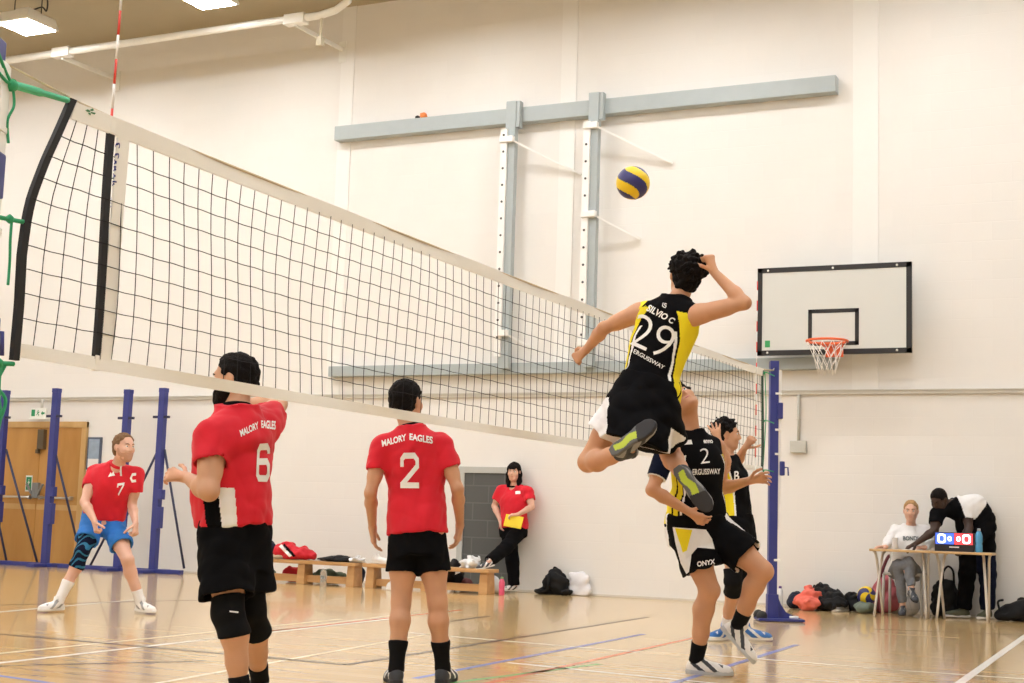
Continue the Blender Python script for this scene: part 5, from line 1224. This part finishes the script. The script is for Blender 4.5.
MB().tube(curve([hk+vec(-.05, .12, .29), hk+vec(-.02, .10, .335), hk+vec(.04, .12, .30)]), .009).build('loop', M_bagk, rk)
MB().tube(curve([hk+vec(-.05, -.01, .25), hk+vec(-.03, -.045, .15), hk+vec(-.06, -.03, .06), hk+vec(-.18, -.02, .02)]), .013).build('strap', M_bagk, rk)
wb = at(574.5, 596, z=0)
heap('carrier_bag', 'white paper bag leaning on the wall right of the slumped black rucksack', 'bag', mat('paper_bag', (.82, .82, .86), .7), [(wb+vec(0, .12, .14), (.145, .035, .145))], .004, 17, power=5, freq=(10, 26))

# ------------------------------------------------------------------ scorers' corner
M_dtop = wood('desk_beech', (.55, .36, .16), (.68, .48, .25), (1, 12, 12), .4, .4); M_dleg = mat('desk_leg', (.66, .61, .54), .4, .4, metal=.2)
DZ = .715
def desk(u0, u1, y0, y1, label):
    x0, x1 = at(u0, 552, y=y0)[0], at(u1, 555, y=y0)[0]
    r = thing('desk', ((x0+x1)/2, (y0+y1)/2, 0), label, 'desk', 'folding exam desks')
    MB().box((x0, y0, DZ-.025), (x1, y1, DZ), .006).build('top', M_dtop, r)
    for x, s_ in ((x0+.05, 1), (x1-.05, -1)):
        MB().tube(curve([(x+.07*s_, y1-.12, DZ-.03), (x+.05*s_, y1-.2, .6), (x-.0*s_, y0+.02, 0.0)], 4), .014, 8).build('leg', M_dleg, r)
        MB().tube(curve([(x-.02*s_, y0+.1, DZ-.03), (x-.0*s_, y0+.16, .6), (x+.03*s_, y1-.02, 0.0)], 4), .014, 8).build('leg', M_dleg, r)
    return r
desk(869, 930.5, 11.46, 11.83, 'beech topped desk in front of the seated woman')
desk(931, 992, 11.46, 11.83, 'beech topped desk carrying the scoreboard')
ch = at(905, 577, y=12.02); cx = ch[0]
c_ = thing('chair', (cx, 12.05, 0), 'pale grey chair under the seated woman', 'chair')
M_chair = mat('chair_grey', (.58, .56, .52), .5)
MB().box((cx-.21, 11.86, .43), (cx+.21, 12.19, .46), .015).build('seat', M_chair, c_)
for sx in (-1, 1):
    MB().tube([(cx+sx*.2, 11.87, .44), (cx+sx*.205, 11.83, 0)], .015, 8).build('leg', M_chair, c_); MB().tube([(cx+sx*.19, 12.17, .44), (cx+sx*.2, 12.20, 0)], .015, 8).build('leg', M_chair, c_)
    MB().tube([(cx+sx*.18, 12.17, .44), (cx+sx*.18, 12.21, .8)], .014, 8).build('back_post', M_chair, c_)
MB().box((cx-.2, 12.20, .62), (cx+.2, 12.222, .82), .01).build('backrest', M_chair, c_)
# scoreboard
sb = at(954, 552, y=11.60); sx0, sx1 = at(934.5, 545, y=11.6)[0], at(974, 545, y=11.6)[0]; w_ = sx1-sx0
r = thing('scoreboard', ((sx0+sx1)/2, 11.64, DZ), 'electronic scoreboard with a blue zero and a red zero on the right desk', 'scoreboard')
MB().box((sx0, 11.60, DZ), (sx1, 11.70, DZ+.20), .008).build('case', mat('case_black', (.02, .02, .025), .4), r)
M_bs = emit('screen_blue', (.05, .12, .75), 1.0); M_rs = emit('screen_red', (.85, .05, .06), 1.0); M_dg = emit('digit_white', (.9, .93, 1.0), 3.0)
mx_ = (sx0+sx1)/2; zb = DZ+.075
MB().box((sx0+.012, 11.594, zb), (mx_-.003, 11.602, DZ+.19), .001).build('display', M_bs, r); MB().box((mx_+.003, 11.594, zb), (sx1-.012, 11.602, DZ+.19), .001).build('display', M_rs, r)
def digit(x, z, w, h, th):
    m_ = MB(); M_ = frame((x, 11.5935, z), (1, 0, 0), (0, 0, 1), (0, -1, 0)); n = 20
    o = [(math.cos(2*math.pi*i/n), math.sin(2*math.pi*i/n)) for i in range(n)]; e = .6
    f = lambda c, a: math.copysign(abs(c)**e, c)*a
    for i in range(n):
        a, b = o[i], o[(i+1) % n]
        m_.prism([(f(a[0], w), f(a[1], h)), (f(a[0], w-th), f(a[1], h-th)), (f(b[0], w-th), f(b[1], h-th)), (f(b[0], w), f(b[1], h))], M_, .002)
    return m_.build('digit', M_dg, r)
digit(sx0+.075, DZ+.133, .042, .048, .016); digit(sx1-.075, DZ+.133, .042, .048, .016); digit(mx_-.045, DZ+.133, .018, .024, .009); digit(mx_+.045, DZ+.133, .018, .024, .009)
MB().box((mx_-.05, 11.598, DZ+.04), (mx_+.05, 11.601, DZ+.052), .001).build('label', C_PRINT, r)
q = pt(979, 553, 11.62)
bottle((q[0], 11.62, DZ), .036, .25, mat('bottle_drink', (.10, .42, .75), .25, .5, trans=.2), mat('cap_grey', (.35, .38, .40), .4), 'blue sports bottle on the desk beside the scoreboard')
q = pt(895, 549, 11.66); t = thing('cup', (q[0], 11.66, DZ), 'pale plastic cup on the left desk by the writing hand', 'cup')
MB().lathe([(.024, 0), (.026, .004), (.036, .12), (.038, .125), (.034, .123), (.024, .01), (.001, .008)], (q[0], 11.66, DZ), 18).build('beaker', mat('cup_white', (.80, .80, .82), .4), t)
q = pt(913, 550, 11.62); t = thing('score_sheet', (q[0], 11.62, DZ), 'white score sheet lying on the left desk', 'paper')
MB().box((q[0]-.10, 11.53, DZ), (q[0]+.10, 11.74, DZ+.006), .001).build('sheet', mat('paper_white', (.82, .82, .8), .6), t)

# bags on the floor at the right
g0 = at(800, 609, z=0)[1]+.14
def FB(u0, u1, v0, y, dy): l = L_(u0, u1, v0, 611, y, dy); h_ = at((u0+u1)/2, v0, y=y)[2]; return (np.array([l[0][0], y, h_/2]), (l[1][0], dy, h_/2))
heap('rucksack', 'navy bag at the left end of the pile on the floor', 'bag', M_bagn, [FB(788, 803, 592, 12.15, .13), FB(789, 800, 594, 12.08, .12)], .008, 18)
heap('fleece', 'salmon pink fleece dumped between the navy and black bags', 'clothes', M_sal, [FB(796, 812, 593, 11.92, .12), FB(804, 820.5, 589, 11.96, .13), FB(803, 816, 588, 12.0, .12), FB(799, 816, 600, 11.86, .14)], .016, 19, .009)
heap('holdall', 'large black holdall right of the salmon fleece', 'bag', M_bagk, [FB(811, 838, 588, 12.12, .16), FB(813, 828, 583, 12.16, .14), FB(828, 845, 590, 12.1, .15), FB(816, 846, 596, 12.02, .15)], .014, 20)
heap('jacket', 'black jacket thrown on the floor between the holdall and the ball', 'jacket', M_bagk, [FB(845, 858, 592, 12.22, .10), FB(850, 864, 595, 12.2, .1)], .012, 21)
trainer(at(848, 611.5, z=0), -2.0, SH_GREY, SOLE_W, 'grey shoe on the floor against the black holdall')
heap('bag', 'grey green bag lying on the floor under the yellow ball', 'bag', mat('bag_greygreen', (.16, .20, .16), .7, var=.3), [FB(855, 873, 603, 12.0, .12), FB(861, 874, 604, 12.04, .12)], .008, 22)
q = pt(867.5, 599, 12.17)
volleyball(vec(q[0], 12.12, .185), .104, Matrix.Rotation(1.2, 3, 'X') @ Matrix.Rotation(.5, 3, 'Y'), 'volleyball', 'yellow and navy volleyball lying on the bags by the desk', 'ball', 'volleyballs')
q = at(789.5, 606, z=0)
bottle((q[0]-.02, 12.25, 0), .035, .24, M_wht, mat('cap_purple', (.12, .06, .25), .5), 'white bottle with a purple cap at the left end of the bag pile')
pk = heap('rucksack', 'dusty pink rucksack on the floor under the left desk', 'bag', mat('bag_pink', (.45, .12, .14), .7, var=.25), [FB(872, 898, 577, 12.30, .07), FB(876, 894, 574, 12.31, .06), FB(870, 900, 592, 12.30, .07)], .008, 23)
a = pt(881, 577, 12.28); MB().tube(curve([a, pt(884, 566, 12.27), pt(889, 556, 12.26), pt(893, 560, 12.3)]), .018).build('strap', mat('strap_maroon', (.14, .03, .04), .6), pk)
q = at(915.5, 614, z=0)
t = thing('grey_ball', (q[0]+.01, 12.02, 0), 'pale grey ball on the floor under the chair', 'ball')
m_ = MB(); bmesh.ops.create_icosphere(m_.bm, subdivisions=4, radius=.105, matrix=Matrix.Translation((q[0]+.01, 12.02, .105)))
for f in m_.bm.faces: f.smooth = True
m_.build('cover', mat('ball_grey', (.48, .47, .46), .5), t); m_ = MB()
for ax in ((1, .2, .3), (-.3, 1, .2), (.2, -.3, 1)): m_.ring((q[0]+.01, 12.02, .105), ax, .1045, .002, 32, 6)
m_.build('seam', mat('seam_grey', (.3, .3, .3), .6), t)
hg = heap('handbag', 'large black bag with two loop handles under the right desk', 'bag', M_bagk, [FB(934, 957, 583, 12.25, .10), FB(935, 955, 581, 12.26, .09), FB(933, 957, 600, 12.24, .11)], .006, 24, power=3)
for yy in (12.20, 12.28): MB().tube(curve([pt(943, 583, yy), pt(943.5, 572, yy), pt(948, 566.5, yy), pt(953, 571, yy), pt(954, 583, yy)]), .012).build('handle', M_bagk, hg)
hd_ = heap('holdall', 'black holdall cut by the right edge on the floor', 'bag', M_bagk, [FB(1002, 1030, 602, 12.1, .15), FB(1010, 1050, 599, 12.12, .15), FB(996, 1012, 610, 12.05, .1)], .012, 25)
MB().tube(curve([pt(1000, 611, 11.95), pt(998, 602, 11.95), pt(1003, 600, 12.0)]), .012).build('strap', M_bagk, hd_)
